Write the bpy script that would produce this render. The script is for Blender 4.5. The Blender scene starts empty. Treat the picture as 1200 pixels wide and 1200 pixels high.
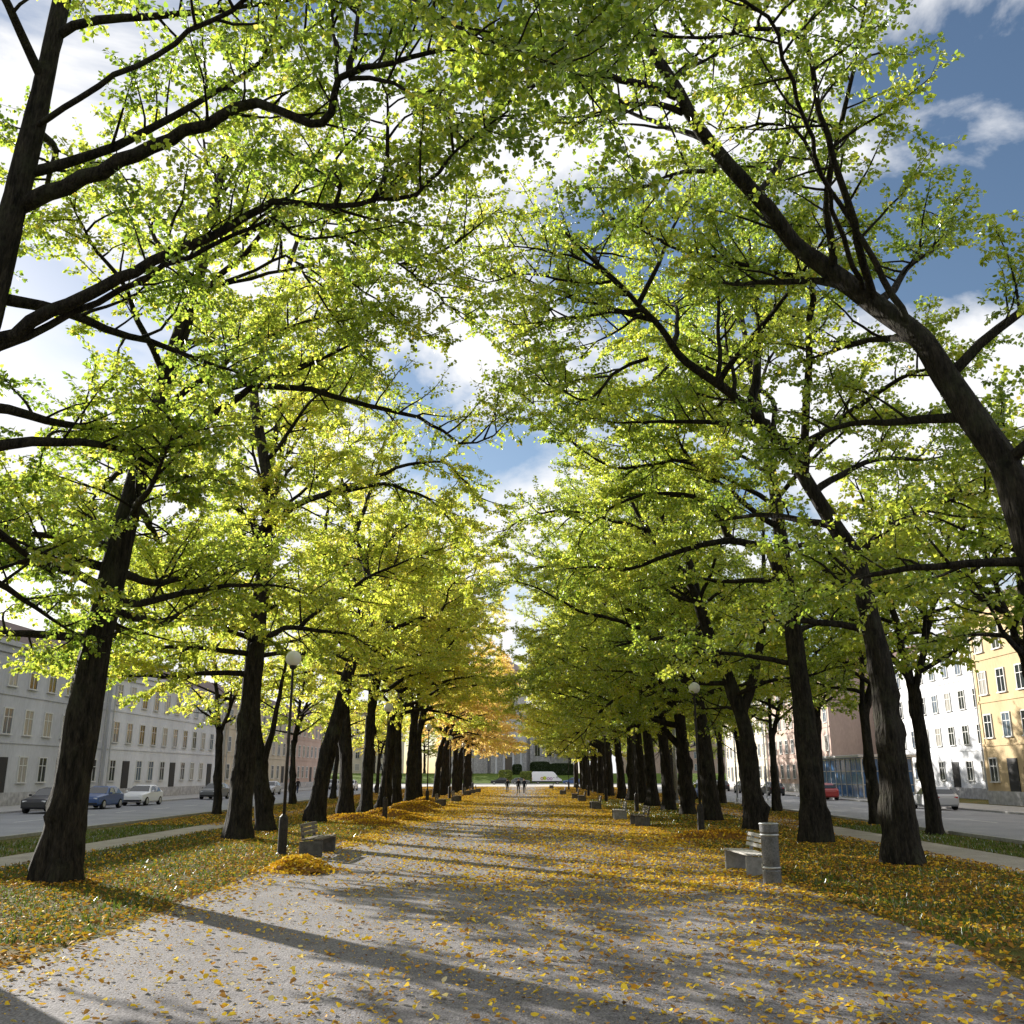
import bpy, bmesh, math, random
import numpy as np
from mathutils import Vector, Matrix

R = math.radians
random.seed(7)
scene = bpy.context.scene
COL = scene.collection

# ------------------------------------------------------------------ camera model (pixels of the 1200 px photograph)
F = 1115.0
PITCH = R(15.4)
CAM_H = 2.25
YAW = math.atan(12 * math.cos(PITCH) / F)
CP, SP = math.cos(PITCH), math.sin(PITCH)

def ray(px, py):
    u, v = px - 600.0, 600.0 - py
    fw = F * CP - v * SP
    up = F * SP + v * CP
    return np.array([u * math.cos(YAW) - fw * math.sin(YAW), u * math.sin(YAW) + fw * math.cos(YAW), up])

def at(px, py, Y):
    d = ray(px, py)
    return np.array([0, 0, CAM_H]) + d * (Y / d[1])

def gnd(px, py):
    d = ray(px, py)
    return np.array([0, 0, CAM_H]) + d * (-CAM_H / d[2])

cam = bpy.data.cameras.new("camera")
cam.sensor_width = 36
cam.sensor_fit = 'HORIZONTAL'
cam.lens = F / 1200 * 36
cam.clip_end = 4000
camo = bpy.data.objects.new("camera", cam)
COL.objects.link(camo)
camo.location = (0, 0, CAM_H)
camo.rotation_euler = (math.pi / 2 + PITCH, 0, YAW)
scene.camera = camo

# ------------------------------------------------------------------ light
SUN_EL = R(17.5)
SUN_AZ = math.atan2(-0.68, 0.733)      # measured from +Y towards +X
sd = Vector((math.sin(SUN_AZ) * math.cos(SUN_EL), math.cos(SUN_AZ) * math.cos(SUN_EL), math.sin(SUN_EL)))
sl = bpy.data.lights.new("sun", 'SUN')
sl.energy = 5.0
sl.angle = R(0.5)
sl.color = (1.0, 0.945, 0.86)
so = bpy.data.objects.new("sun", sl)
COL.objects.link(so)
so.rotation_euler = (-sd).to_track_quat('-Z', 'Y').to_euler()
so.location = (-60, 55, 60)

world = bpy.data.worlds.new("World")
scene.world = world
world.use_nodes = True
nt = world.node_tree
nt.nodes.clear()
def N(nt, t, **kw):
    n = nt.nodes.new(t)
    for k, v in kw.items():
        setattr(n, k, v)
    return n
sky = N(nt, 'ShaderNodeTexSky')
sky.sky_type = 'NISHITA'
sky.sun_disc = False
sky.sun_elevation = SUN_EL
sky.sun_rotation = SUN_AZ
sky.air_density = 1.0
sky.dust_density = 0.6
sky.ozone_density = 2.0
tc = N(nt, 'ShaderNodeTexCoord')
mp = N(nt, 'ShaderNodeMapping')
mp.inputs['Location'].default_value = (5.2, 1.7, 0.3)
mp.inputs['Scale'].default_value = (1.0, 1.0, 1.7)
nz = N(nt, 'ShaderNodeTexNoise')
nz.inputs['Scale'].default_value = 2.6
nz.inputs['Detail'].default_value = 9
nz.inputs['Roughness'].default_value = 0.56
nz.inputs['Distortion'].default_value = 0.35
rp = N(nt, 'ShaderNodeValToRGB')
rp.color_ramp.elements[0].position = 0.42
rp.color_ramp.elements[0].color = (0, 0, 0, 1)
rp.color_ramp.elements[1].position = 0.515
rp.color_ramp.elements[1].color = (1, 1, 1, 1)
mx = N(nt, 'ShaderNodeMix', data_type='RGBA')
mx.inputs[7].default_value = (7.6, 7.65, 7.8, 1)
bg = N(nt, 'ShaderNodeBackground')
bg.inputs['Strength'].default_value = 0.06
wo = N(nt, 'ShaderNodeOutputWorld')
L = nt.links.new
L(tc.outputs['Generated'], mp.inputs['Vector'])
L(mp.outputs['Vector'], nz.inputs['Vector'])
L(nz.outputs['Fac'], rp.inputs['Fac'])
L(rp.outputs['Color'], mx.inputs[0])
L(sky.outputs['Color'], mx.inputs[6])
L(mx.outputs[2], bg.inputs['Color'])
L(bg.outputs[0], wo.inputs['Surface'])

scene.view_settings.view_transform = 'Standard'
scene.view_settings.look = 'None'
scene.view_settings.exposure = 1.18
scene.view_settings.gamma = 1
scene.render.engine = 'CYCLES'
scene.cycles.max_bounces = 7
scene.cycles.diffuse_bounces = 4
scene.cycles.glossy_bounces = 2
scene.cycles.transmission_bounces = 4
scene.cycles.transparent_max_bounces = 4

# ------------------------------------------------------------------ materials
def mat(name, col, rough=0.8, metal=0.0, spec=0.3, noise=None, bump=None, col2=None, scale=(1, 1, 1), detail=6, lo=0.35, hi=0.65, speck=None):
    """Principled material: colour varied between col and col2 by noise, with optional bump and fine specks."""
    m = bpy.data.materials.new(name)
    m.use_nodes = True
    t = m.node_tree
    b = t.nodes['Principled BSDF']
    b.inputs['Roughness'].default_value = rough
    b.inputs['Metallic'].default_value = metal
    b.inputs['Specular IOR Level'].default_value = spec
    b.inputs['Base Color'].default_value = (*col, 1)
    l = t.links.new
    if noise or bump:
        tc = N(t, 'ShaderNodeTexCoord')
        mp = N(t, 'ShaderNodeMapping')
        mp.inputs['Scale'].default_value = scale
        l(tc.outputs['Object'], mp.inputs['Vector'])
    if noise:
        n = N(t, 'ShaderNodeTexNoise')
        n.inputs['Scale'].default_value = noise
        n.inputs['Detail'].default_value = detail
        n.inputs['Roughness'].default_value = 0.65
        l(mp.outputs[0], n.inputs['Vector'])
        r = N(t, 'ShaderNodeValToRGB')
        r.color_ramp.elements[0].position = lo
        r.color_ramp.elements[1].position = hi
        r.color_ramp.elements[0].color = (*col, 1)
        r.color_ramp.elements[1].color = (*(col2 or [c * 1.4 for c in col]), 1)
        l(n.outputs['Fac'], r.inputs['Fac'])
        out = r.outputs['Color']
        if speck:
            n2 = N(t, 'ShaderNodeTexNoise')
            n2.inputs['Scale'].default_value = speck[0]
            n2.inputs['Detail'].default_value = 3
            l(mp.outputs[0], n2.inputs['Vector'])
            mr = N(t, 'ShaderNodeMapRange')
            mr.inputs['From Min'].default_value = 0.3
            mr.inputs['From Max'].default_value = 0.7
            mr.inputs['To Min'].default_value = 1 - speck[1]
            mr.inputs['To Max'].default_value = 1 + speck[1]
            l(n2.outputs['Fac'], mr.inputs['Value'])
            mm = N(t, 'ShaderNodeMix', data_type='RGBA', blend_type='MULTIPLY')
            mm.inputs[0].default_value = 1
            l(out, mm.inputs[6])
            l(mr.outputs[0], mm.inputs[7])
            out = mm.outputs[2]
        l(out, b.inputs['Base Color'])
    if bump:
        n3 = N(t, 'ShaderNodeTexNoise')
        n3.inputs['Scale'].default_value = bump[0]
        n3.inputs['Detail'].default_value = 5
        l(mp.outputs[0], n3.inputs['Vector'])
        bp = N(t, 'ShaderNodeBump')
        bp.inputs['Strength'].default_value = bump[1]
        bp.inputs['Distance'].default_value = bump[2]
        l(n3.outputs['Fac'], bp.inputs['Height'])
        l(bp.outputs[0], b.inputs['Normal'])
    return m

def leaf_mat(name, stops, trans=0.5, tmul=1.5, use_obj=True, spread=0.5, gloss=0.25):
    """Leaf: colour from the face attribute 'tint' shifted by the object's colour (red channel)."""
    m = bpy.data.materials.new(name)
    m.use_nodes = True
    t = m.node_tree
    t.nodes.clear()
    l = t.links.new
    at_ = N(t, 'ShaderNodeAttribute', attribute_name='tint')
    val = at_.outputs['Fac']
    if use_obj:
        oi = N(t, 'ShaderNodeObjectInfo')
        sp = N(t, 'ShaderNodeSeparateColor')
        l(oi.outputs['Color'], sp.inputs[0])
        ma = N(t, 'ShaderNodeMath', operation='MULTIPLY_ADD')
        ma.inputs[1].default_value = spread
        l(val, ma.inputs[0])
        l(sp.outputs[0], ma.inputs[2])
        val = ma.outputs[0]
    r = N(t, 'ShaderNodeValToRGB')
    e = r.color_ramp.elements
    e[0].position, e[0].color = stops[0][0], (*stops[0][1], 1)
    e[1].position, e[1].color = stops[-1][0], (*stops[-1][1], 1)
    for p, c in stops[1:-1]:
        k = e.new(p)
        k.color = (*c, 1)
    l(val, r.inputs['Fac'])
    d = N(t, 'ShaderNodeBsdfDiffuse')
    l(r.outputs['Color'], d.inputs['Color'])
    o = N(t, 'ShaderNodeOutputMaterial')
    sh = d.outputs[0]
    if trans > 0:
        tr = N(t, 'ShaderNodeBsdfTranslucent')
        vm = N(t, 'ShaderNodeVectorMath', operation='MULTIPLY')
        vm.inputs[1].default_value = (tmul * 0.98, tmul * 1.02, tmul * 0.85)
        l(r.outputs['Color'], vm.inputs[0])
        l(vm.outputs[0], tr.inputs['Color'])
        ms = N(t, 'ShaderNodeMixShader')
        ms.inputs[0].default_value = trans
        l(d.outputs[0], ms.inputs[1])
        l(tr.outputs[0], ms.inputs[2])
        sh = ms.outputs[0]
    g = N(t, 'ShaderNodeBsdfGlossy')
    g.inputs['Roughness'].default_value = 0.5
    g.inputs['Color'].default_value = (0.9, 0.95, 1.0, 1)
    fr = N(t, 'ShaderNodeFresnel')
    fr.inputs['IOR'].default_value = 1.33
    m2 = N(t, 'ShaderNodeMixShader')
    fm = N(t, 'ShaderNodeMath', operation='MULTIPLY')
    fm.inputs[1].default_value = gloss
    l(fr.outputs[0], fm.inputs[0])
    l(fm.outputs[0], m2.inputs[0])
    l(sh, m2.inputs[1])
    l(g.outputs[0], m2.inputs[2])
    l(m2.outputs[0], o.inputs['Surface'])
    return m

LEAF = leaf_mat("linden_leaf", [(0.0, (0.05, 0.10, 0.018)), (0.3, (0.165, 0.225, 0.03)), (0.6, (0.39, 0.405, 0.055)),
                                (0.8, (0.56, 0.45, 0.08)), (1.0, (0.58, 0.40, 0.19))], trans=0.62, tmul=1.95)
FALLEN = leaf_mat("fallen_leaf", [(0.0, (0.16, 0.085, 0.035)), (0.18, (0.30, 0.16, 0.05)), (0.34, (0.62, 0.30, 0.035)),
                                  (0.6, (0.80, 0.53, 0.035)), (0.88, (0.84, 0.63, 0.08)), (1.0, (0.75, 0.64, 0.38))], trans=0.2, tmul=1.1, use_obj=False, gloss=0.06)
HEDGELEAF = leaf_mat("hedge_leaf", [(0.0, (0.12, 0.18, 0.03)), (1.0, (0.42, 0.44, 0.10))], trans=0.3, tmul=1.2, use_obj=False)
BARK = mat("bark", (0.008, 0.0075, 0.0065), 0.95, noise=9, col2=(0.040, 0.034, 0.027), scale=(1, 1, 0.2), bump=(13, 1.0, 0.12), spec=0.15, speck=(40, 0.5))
def add_moss(m, col):
    """Patches of grey-green lichen and moss over the bark."""
    t = m.node_tree
    b = t.nodes['Principled BSDF']
    src = b.inputs['Base Color'].links[0].from_socket
    tc = N(t, 'ShaderNodeTexCoord')
    n = N(t, 'ShaderNodeTexNoise')
    n.inputs['Scale'].default_value = 1.3
    n.inputs['Detail'].default_value = 7
    n.inputs['Roughness'].default_value = 0.7
    t.links.new(tc.outputs['Object'], n.inputs['Vector'])
    r = N(t, 'ShaderNodeMapRange')
    r.inputs['From Min'].default_value = 0.52
    r.inputs['From Max'].default_value = 0.68
    r.inputs['To Max'].default_value = 0.75
    t.links.new(n.outputs['Fac'], r.inputs['Value'])
    x = N(t, 'ShaderNodeMix', data_type='RGBA')
    x.inputs[7].default_value = (*col, 1)
    t.links.new(r.outputs[0], x.inputs[0])
    t.links.new(src, x.inputs[6])
    t.links.new(x.outputs[2], b.inputs['Base Color'])
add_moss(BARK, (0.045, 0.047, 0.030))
PATHM = mat("worn_asphalt", (0.13, 0.121, 0.128), 0.9, noise=0.5, col2=(0.215, 0.203, 0.212), scale=(1, 0.4, 1), bump=(55, 0.7, 0.015), speck=(60, 0.55), spec=0.25)
GRASSM = mat("grass", (0.045, 0.075, 0.015), 0.95, noise=1.3, col2=(0.17, 0.115, 0.04), bump=(30, 0.8, 0.05), speck=(25, 0.5), spec=0.1)
LAWNM = mat("lawn_grass", (0.07, 0.115, 0.018), 0.95, noise=0.8, col2=(0.12, 0.165, 0.028), bump=(30, 0.8, 0.05), speck=(25, 0.4), spec=0.1)
ROADM = mat("road_asphalt", (0.20, 0.205, 0.22), 0.75, noise=0.4, col2=(0.27, 0.275, 0.29), bump=(60, 0.4, 0.01), speck=(60, 0.25))
PAVEM = mat("pavement", (0.33, 0.32, 0.31), 0.85, noise=0.9, col2=(0.42, 0.41, 0.39), bump=(40, 0.4, 0.01), speck=(30, 0.2))
FOOTM = mat("gravel_footpath", (0.30, 0.27, 0.24), 0.9, noise=1.2, col2=(0.40, 0.36, 0.31), bump=(60, 0.6, 0.01), speck=(50, 0.3))
SQUAREM = mat("pale_asphalt", (0.42, 0.40, 0.37), 0.85, noise=0.3, col2=(0.52, 0.50, 0.46), bump=(40, 0.4, 0.01))
KERBM = mat("granite_kerb", (0.28, 0.27, 0.27), 0.8, noise=6, col2=(0.42, 0.41, 0.40))
LINEM = mat("worn_white_line", (0.55, 0.55, 0.53), 0.8, noise=8, col2=(0.75, 0.75, 0.73))
GRASSBLADE = leaf_mat("grass_blade", [(0.0, (0.05, 0.085, 0.015)), (1.0, (0.17, 0.22, 0.035))], trans=0.3, tmul=1.2, use_obj=False)

# ------------------------------------------------------------------ object helpers
def tag(o, label=None, cat=None, group=None, kind=None):
    if label: o['label'] = label
    if cat: o['category'] = cat
    if group: o['group'] = group
    if kind: o['kind'] = kind
    return o

def empty(name, loc=(0, 0, 0), rz=0.0):
    o = bpy.data.objects.new(name, None)
    COL.objects.link(o)
    o.location = loc
    o.rotation_euler = (0, 0, rz)
    o.empty_display_size = 0.3
    return o

def link(name, me, parent=None):
    o = bpy.data.objects.new(name, me)
    COL.objects.link(o)
    if parent is not None:
        o.parent = parent
    return o

def copy_tree(o, parent=None):
    c = o.copy()
    COL.objects.link(c)
    if parent is not None:
        c.parent = parent
        c.matrix_parent_inverse = o.matrix_parent_inverse
    for ch in list(o.children):
        copy_tree(ch, c)
    return c

def np_mesh(name, V, Q, mats, tint=None, smooth=False, midx=None):
    V = np.asarray(V, dtype=np.float32)
    Q = np.asarray(Q, dtype=np.int32)
    me = bpy.data.meshes.new(name)
    me.vertices.add(len(V))
    me.vertices.foreach_set('co', V.ravel())
    me.loops.add(Q.size)
    me.loops.foreach_set('vertex_index', Q.ravel())
    me.polygons.add(len(Q))
    me.polygons.foreach_set('loop_start', np.arange(0, Q.size, Q.shape[1], dtype=np.int32))
    if smooth:
        me.polygons.foreach_set('use_smooth', np.ones(len(Q), dtype=bool))
    if midx is not None:
        me.polygons.foreach_set('material_index', np.asarray(midx, dtype=np.int32))
    me.update(calc_edges=True)
    if tint is not None:
        a = me.attributes.new('tint', 'FLOAT', 'FACE')
        a.data.foreach_set('value', np.asarray(tint, dtype=np.float32))
    for m in (mats if isinstance(mats, (list, tuple)) else [mats]):
        me.materials.append(m)
    return me

class Geo:
    """Collects simple solids into one mesh."""
    def __init__(s):
        s.v, s.f = [], []
    def add(s, vs, fs):
        b = len(s.v)
        s.v += [tuple(float(c) for c in p) for p in vs]
        s.f += [tuple(i + b for i in f) for f in fs]
        return s
    def box(s, x0, x1, y0, y1, z0, z1):
        return s.add([(x0, y0, z0), (x1, y0, z0), (x1, y1, z0), (x0, y1, z0), (x0, y0, z1), (x1, y0, z1), (x1, y1, z1), (x0, y1, z1)],
                     [(0, 3, 2, 1), (4, 5, 6, 7), (0, 1, 5, 4), (1, 2, 6, 5), (2, 3, 7, 6), (3, 0, 4, 7)])
    def tube(s, p0, p1, r0, r1=None, n=12, caps=True):
        r1 = r0 if r1 is None else r1
        p0, p1 = Vector(p0), Vector(p1)
        d = (p1 - p0).normalized()
        a = d.orthogonal().normalized()
        b = d.cross(a)
        vs = []
        for p, r in ((p0, r0), (p1, r1)):
            for i in range(n):
                t = 2 * math.pi * i / n
                vs.append(p + a * (r * math.cos(t)) + b * (r * math.sin(t)))
        fs = [(i, (i + 1) % n, n + (i + 1) % n, n + i) for i in range(n)]
        if caps:
            fs += [tuple(range(n - 1, -1, -1)), tuple(range(n, 2 * n))]
        return s.add(vs, fs)
    def lathe(s, prof, n=20, c=(0, 0, 0)):
        vs = []
        for r, z in prof:
            for i in range(n):
                t = 2 * math.pi * i / n
                vs.append((c[0] + r * math.cos(t), c[1] + r * math.sin(t), c[2] + z))
        m = len(prof)
        fs = [(j * n + i, j * n + (i + 1) % n, (j + 1) * n + (i + 1) % n, (j + 1) * n + i) for j in range(m - 1) for i in range(n)]
        fs += [tuple(range(n - 1, -1, -1)), tuple(range((m - 1) * n, m * n))]
        return s.add(vs, fs)
    def prism(s, prof, axis, a0, a1):
        """prof: 2D outline in the two other axes; extruded along axis from a0 to a1."""
        n = len(prof)
        def pt(p, a):
            return {'x': (a, p[0], p[1]), 'y': (p[0], a, p[1]), 'z': (p[0], p[1], a)}[axis]
        vs = [pt(p, a0) for p in prof] + [pt(p, a1) for p in prof]
        fs = [(i, (i + 1) % n, n + (i + 1) % n, n + i) for i in range(n)] + [tuple(range(n - 1, -1, -1)), tuple(range(n, 2 * n))]
        return s.add(vs, fs)
    def build(s, name, m, parent=None, bevel=0.0, smooth=False, mesh_only=False):
        me = bpy.data.meshes.new(name)
        me.from_pydata(s.v, [], s.f)
        bm = bmesh.new()
        bm.from_mesh(me)
        bmesh.ops.recalc_face_normals(bm, faces=bm.faces)
        bm.to_mesh(me)
        bm.free()
        me.materials.append(m)
        if smooth:
            for p in me.polygons:
                p.use_smooth = True
        if mesh_only:
            return me
        o = link(name, me, parent)
        if bevel:
            md = o.modifiers.new("bevel", 'BEVEL')
            md.width = bevel
            md.segments = 2
            md.limit_method = 'ANGLE'
        if smooth:
            pass
        return o

def sheet(name, x0, x1, y0, y1, z, m):
    g = Geo().add([(x0, y0, z), (x1, y0, z), (x1, y1, z), (x0, y1, z)], [(0, 1, 2, 3)])
    return tag(g.build(name, m), kind='structure')

# ------------------------------------------------------------------ the setting: ground, path, roads
PL, PR = -6.1, 5.7                     # edges of the path
PEND = 182.0
sheet("ground", -900, 900, -60, 1600, 0.0, GRASSM)
pg = []
rng0 = np.random.default_rng(5)
ys = np.arange(-20, PEND + 0.1, 1.0)
wl = PL + 0.22 * np.sin(ys * 0.7) * np.sin(ys * 0.23 + 1) + rng0.normal(0, 0.07, len(ys))
wr = PR + 0.25 * np.sin(ys * 0.6 + 2) * np.sin(ys * 0.31) + rng0.normal(0, 0.07, len(ys))
V = np.concatenate([np.stack([wl, ys, np.full_like(ys, 0.008)], 1), np.stack([wr, ys, np.full_like(ys, 0.008)], 1)])
n = len(ys)
Q = [(i, n + i, n + i + 1, i + 1) for i in range(n - 1)]
tag(link("path", np_mesh("path", V, Q, PATHM)), kind='structure')
sheet("footpath", 11.6, 13.9, -20, PEND, 0.006, FOOTM)
sheet("footpath", -14.6, -12.9, -20, PEND, 0.006, FOOTM)
for sx in (-1, 1):
    a, b = (-30.5, -18.6) if sx < 0 else (16.8, 28.6)
    sheet("road", a, b, -20, PEND, 0.004, ROADM)
    for xk in (a - 0.16, b):
        g = Geo().box(xk, xk + 0.16, -20, PEND - 0.2, -0.05, 0.12)
        tag(g.build("kerb", KERBM, bevel=0.015), kind='structure')
    g = Geo()
    for k in range(33):
        g.add([((a + b) / 2 - .06, -18 + k * 6, .008), ((a + b) / 2 + .06, -18 + k * 6, .008), ((a + b) / 2 + .06, -15 + k * 6, .008), ((a + b) / 2 - .06, -15 + k * 6, .008)], [(0, 1, 2, 3)])
    tag(g.build("road_markings", LINEM), kind='structure')
    pa, pb = (a - 5.2, a - 0.165) if sx < 0 else (b + 0.165, b + 5.2)
    g = Geo().box(pa, pb, -20, PEND - 0.2, -0.05, 0.115)
    tag(g.build("pavement", PAVEM), kind='structure')
sheet("cross_road", -300, 300, PEND, 231, 0.012, SQUAREM)
g = Geo().box(-300, 300, 231.0, 231.25, -0.05, 0.13)
tag(g.build("kerb", KERBM, bevel=0.015), kind='structure')
# lawn bank below the church
V, Q = [], []
yy = [231.25, 233, 236, 240, 245, 252, 300, 420]
zz = [0.11, 0.25, 0.8, 1.6, 2.1, 2.4, 2.5, 2.5]
for y, z in zip(yy, zz):
    for x in (-320, -60, -20, 0, 20, 60, 320):
        V.append((x, y, z))
for j in range(len(yy) - 1):
    for i in range(6):
        Q.append((j * 7 + i, j * 7 + i + 1, j * 7 + i + 8, j * 7 + i + 7))
tag(link("lawn_bank", np_mesh("lawn_bank", V, Q, LAWNM, smooth=True)), kind='structure')

# ------------------------------------------------------------------ trees
def unit(v):
    return v / (np.linalg.norm(v) + 1e-9)

def smooth_path(pts, step=0.4, jit=0.0, rng=None):
    """Catmull-Rom through pts, resampled."""
    P = np.asarray(pts, float)
    sl = np.linalg.norm(np.diff(P, axis=0), axis=1)
    md = max(np.median(sl), 0.3)
    Q = [P[0]]
    for a, b, ln in zip(P[:-1], P[1:], sl):        # even spacing, so that the curve does not overshoot
        k = max(1, int(round(ln / md)))
        Q += [a + (b - a) * j / k for j in range(1, k + 1)]
    P = np.array(Q)
    P = np.vstack([2 * P[0] - P[1], P, 2 * P[-1] - P[-2]])
    out = []
    for i in range(1, len(P) - 2):
        p0, p1, p2, p3 = P[i - 1], P[i], P[i + 1], P[i + 2]
        k = max(2, int(np.linalg.norm(p2 - p1) / step))
        t = np.linspace(0, 1, k, endpoint=False)[:, None]
        out.append(0.5 * ((2 * p1) + (-p0 + p2) * t + (2 * p0 - 5 * p1 + 4 * p2 - p3) * t ** 2 + (-p0 + 3 * p1 - 3 * p2 + p3) * t ** 3))
    out.append(P[-2:-1])
    o = np.vstack(out)
    if jit and rng is not None and len(o) > 3:
        nse = rng.normal(0, jit, (len(o), 3))
        nse[0] = 0
        o = o + nse
    return o

class Tree:
    def __init__(s, seed, lod=0):
        s.rng = np.random.default_rng(seed)
        s.V, s.Q, s.nv = [], [], 0
        s.lc, s.la, s.ls = [], [], []       # leaf centres, axes, sizes
        s.base = np.zeros(3)
        s.low = 4.2                         # no leaves hang below this height
        s.main = None
        s.bare = []                         # (points, radius): limbs with a leafless underside
        s.lod = lod
        s.up = False
    # wood
    def tube(s, pts, rad, k, lump=0.0):
        pts = np.asarray(pts, float)
        n = len(pts)
        rad = np.broadcast_to(np.asarray(rad, float), (n,))
        T = np.gradient(pts, axis=0)
        T /= np.linalg.norm(T, axis=1)[:, None] + 1e-9
        ref = np.array([0.13, 1.0, 0.07]) if abs(T[0, 1]) < 0.8 else np.array([1.0, 0.1, 0.05])
        A = np.cross(T, ref)
        A /= np.linalg.norm(A, axis=1)[:, None] + 1e-9
        B = np.cross(T, A)
        th = np.arange(k) * 2 * math.pi / k
        rr = rad[:, None] * np.ones((1, k))
        if lump:
            ph = s.rng.uniform(0, 6.28, 6)
            z = np.arange(n)[:, None] * 0.25
            rr = rr * (1 + lump * (0.5 * np.sin(3 * th[None] + ph[0] + 0.35 * z) + 0.35 * np.sin(5 * th[None] + ph[1] - 0.5 * z)
                                   + 0.45 * np.sin(2 * th[None] + ph[2] + 1.9 * z) + s.rng.normal(0, 0.22, (n, k))))
            zz = pts[:, 2] - pts[0, 2]
            rr = rr * (1 + (0.34 * np.exp(-zz / 0.4))[:, None] * np.cos((4 + int(ph[4])  % 3) * th + ph[5])[None])
            for _ in range(int(7 + lump * 30)):          # burls
                zi, ti = s.rng.uniform(0.4, 5.5) / 0.25, s.rng.uniform(0, 6.28)
                dth = np.angle(np.exp(1j * (th[None] - ti)))
                rr += s.rng.uniform(0.04, 0.19) * np.exp(-((np.arange(n)[:, None] - zi) / 1.1) ** 2 - (dth / 0.45) ** 2)
        W = pts[:, None, :] + A[:, None, :] * (rr * np.cos(th)[None])[..., None] + B[:, None, :] * (rr * np.sin(th)[None])[..., None]
        i = np.arange(n - 1)[:, None] * k
        j = np.arange(k)[None]
        j2 = (j + 1) % k
        q = np.stack([i + j, i + j2, i + k + j2, i + k + j], -1).reshape(-1, 4) + s.nv
        s.V.append(W.reshape(-1, 3))
        s.Q.append(q)
        s.nv += n * k
    def walk(s, p, d, Ln, step, wander, trop):
        pts = [np.array(p, float)]
        d = unit(np.array(d, float))
        k = max(2, int(round(Ln / step)))
        st = Ln / k
        w = s.rng.normal(0, wander, (k, 3))
        for i in range(k):
            d = unit(d + w[i] + np.array([0, 0, trop]))
            pts.append(pts[-1] + d * st)
        return np.array(pts)
    def leaves_on(s, pts, dens, size):
        seg = np.diff(pts, axis=0)
        ln = np.linalg.norm(seg, axis=1)
        tot = ln.sum()
        n = s.rng.poisson(tot * dens)
        if n == 0:
            return
        cum = np.concatenate([[0], np.cumsum(ln)])
        q = s.rng.uniform(0, tot, n)
        k = np.clip(np.searchsorted(cum, q) - 1, 0, len(ln) - 1)
        c = pts[k] + seg[k] * ((q - cum[k]) / ln[k])[:, None]
        ax = seg[k] / ln[k][:, None] * 0.6 + s.rng.normal(0, 0.75, (n, 3)) + np.array([0, 0, -0.35])
        ax /= np.linalg.norm(ax, axis=1)[:, None]
        c = c + ax * (s.rng.uniform(0.01, 0.06, n) + size * 0.2)[:, None]
        s.lc.append(c)
        s.la.append(ax)
        s.ls.append(size * s.rng.uniform(0.65, 1.25, n))
    def dress(s, pts, r0, sec=2.3, every=0.55, start=0.22, dens=26, leaf=0.085, twig_every=0.33, fine=True):
        """Side branches, twigs and leaves along a limb."""
        rng = s.rng
        ln = np.linalg.norm(np.diff(pts, axis=0), axis=1)
        cum = np.concatenate([[0], np.cumsum(ln)])
        Lt = cum[-1]
        side = 1 if rng.random() < 0.5 else -1
        q = start * Lt + rng.uniform(0, every)
        while q < Lt:
            k = min(np.searchsorted(cum, q) - 1, len(ln) - 1)
            k = max(k, 0)
            u = q / Lt
            t = unit(pts[k + 1] - pts[k])
            p = pts[k] + (pts[k + 1] - pts[k]) * ((q - cum[k]) / ln[k])
            lat = unit(np.cross(t, [0, 0, 1.0]) + 1e-3) * side
            upd = unit(np.cross(np.cross(t, [0, 0, 1.0]) + 1e-3, t))
            a = rng.normal(0.15 if s.lod or not s.up else 0.5, 0.5)
            d = t * rng.uniform(0.35, 0.8) + lat * math.cos(a) + upd * math.sin(a)
            Ls = sec * rng.uniform(0.55, 1.25) * (1 - 0.45 * u)
            sp = s.walk(p, d, Ls, 0.3, 0.13, -0.012)
            rr = min(0.6 * r0 * (1 - 0.7 * u) + 0.004, 0.010 + 0.011 * Ls)
            s.tube(sp, np.linspace(rr, 0.004, len(sp)), 5 if s.lod == 0 else 4)
            s.twigs(sp, dens, leaf, twig_every, fine)
            side = -side
            q += every * rng.uniform(0.6, 1.4)
        tip = pts[int(len(pts) * 0.7):]
        if len(tip) > 2:
            s.twigs(tip, dens, leaf, twig_every, fine, 0.0)
    def twigs(s, sp, dens, leaf, every, fine, start=0.27):
        rng = s.rng
        ln = np.linalg.norm(np.diff(sp, axis=0), axis=1)
        cum = np.concatenate([[0], np.cumsum(ln)])
        Lt = cum[-1]
        q = start * Lt + rng.uniform(0, every)
        side = 1
        while q < Lt:
            k = max(min(np.searchsorted(cum, q) - 1, len(ln) - 1), 0)
            t = unit(sp[k + 1] - sp[k])
            p = sp[k] + (sp[k + 1] - sp[k]) * ((q - cum[k]) / ln[k])
            lat = unit(np.cross(t, [0, 0, 1.0]) + 1e-3) * side
            d = t * 0.6 + lat * 0.8 + rng.normal(0, 0.28, 3)
            tw = s.walk(p, d, rng.uniform(0.3, 0.95), 0.22, 0.16, -0.06)
            if fine:
                s.tube(tw, np.linspace(0.006, 0.002, len(tw)), 3)
            s.leaves_on(tw, dens, leaf)
            side = -side
            q += every * rng.uniform(0.6, 1.4)
        s.leaves_on(sp[int(len(sp) * 0.55):], dens * 0.8, leaf)
    def trunk(s, pts, r0, r1, flare=0.48, k=18, lump=0.10):
        P = smooth_path(pts, 0.25)
        z = P[:, 2] - P[0, 2]
        t = np.linspace(0, 1, len(P))
        rad = r0 + (r1 - r0) * t ** 0.8
        rad = rad * (1 + flare * np.exp(-z / 0.45))
        s.tube(P, rad, k, lump)
        s.main = P
        return P
    def limb(s, pts, r0, r1, jit=0.03, **kw):
        P = smooth_path(pts, 0.4, jit, s.rng)
        t = np.linspace(0, 1, len(P))
        s.tube(P, r0 + (r1 - r0) * t ** 0.9, 8 if s.lod == 0 else 6)
        s.dress(P, r0, **kw)
        return P
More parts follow.
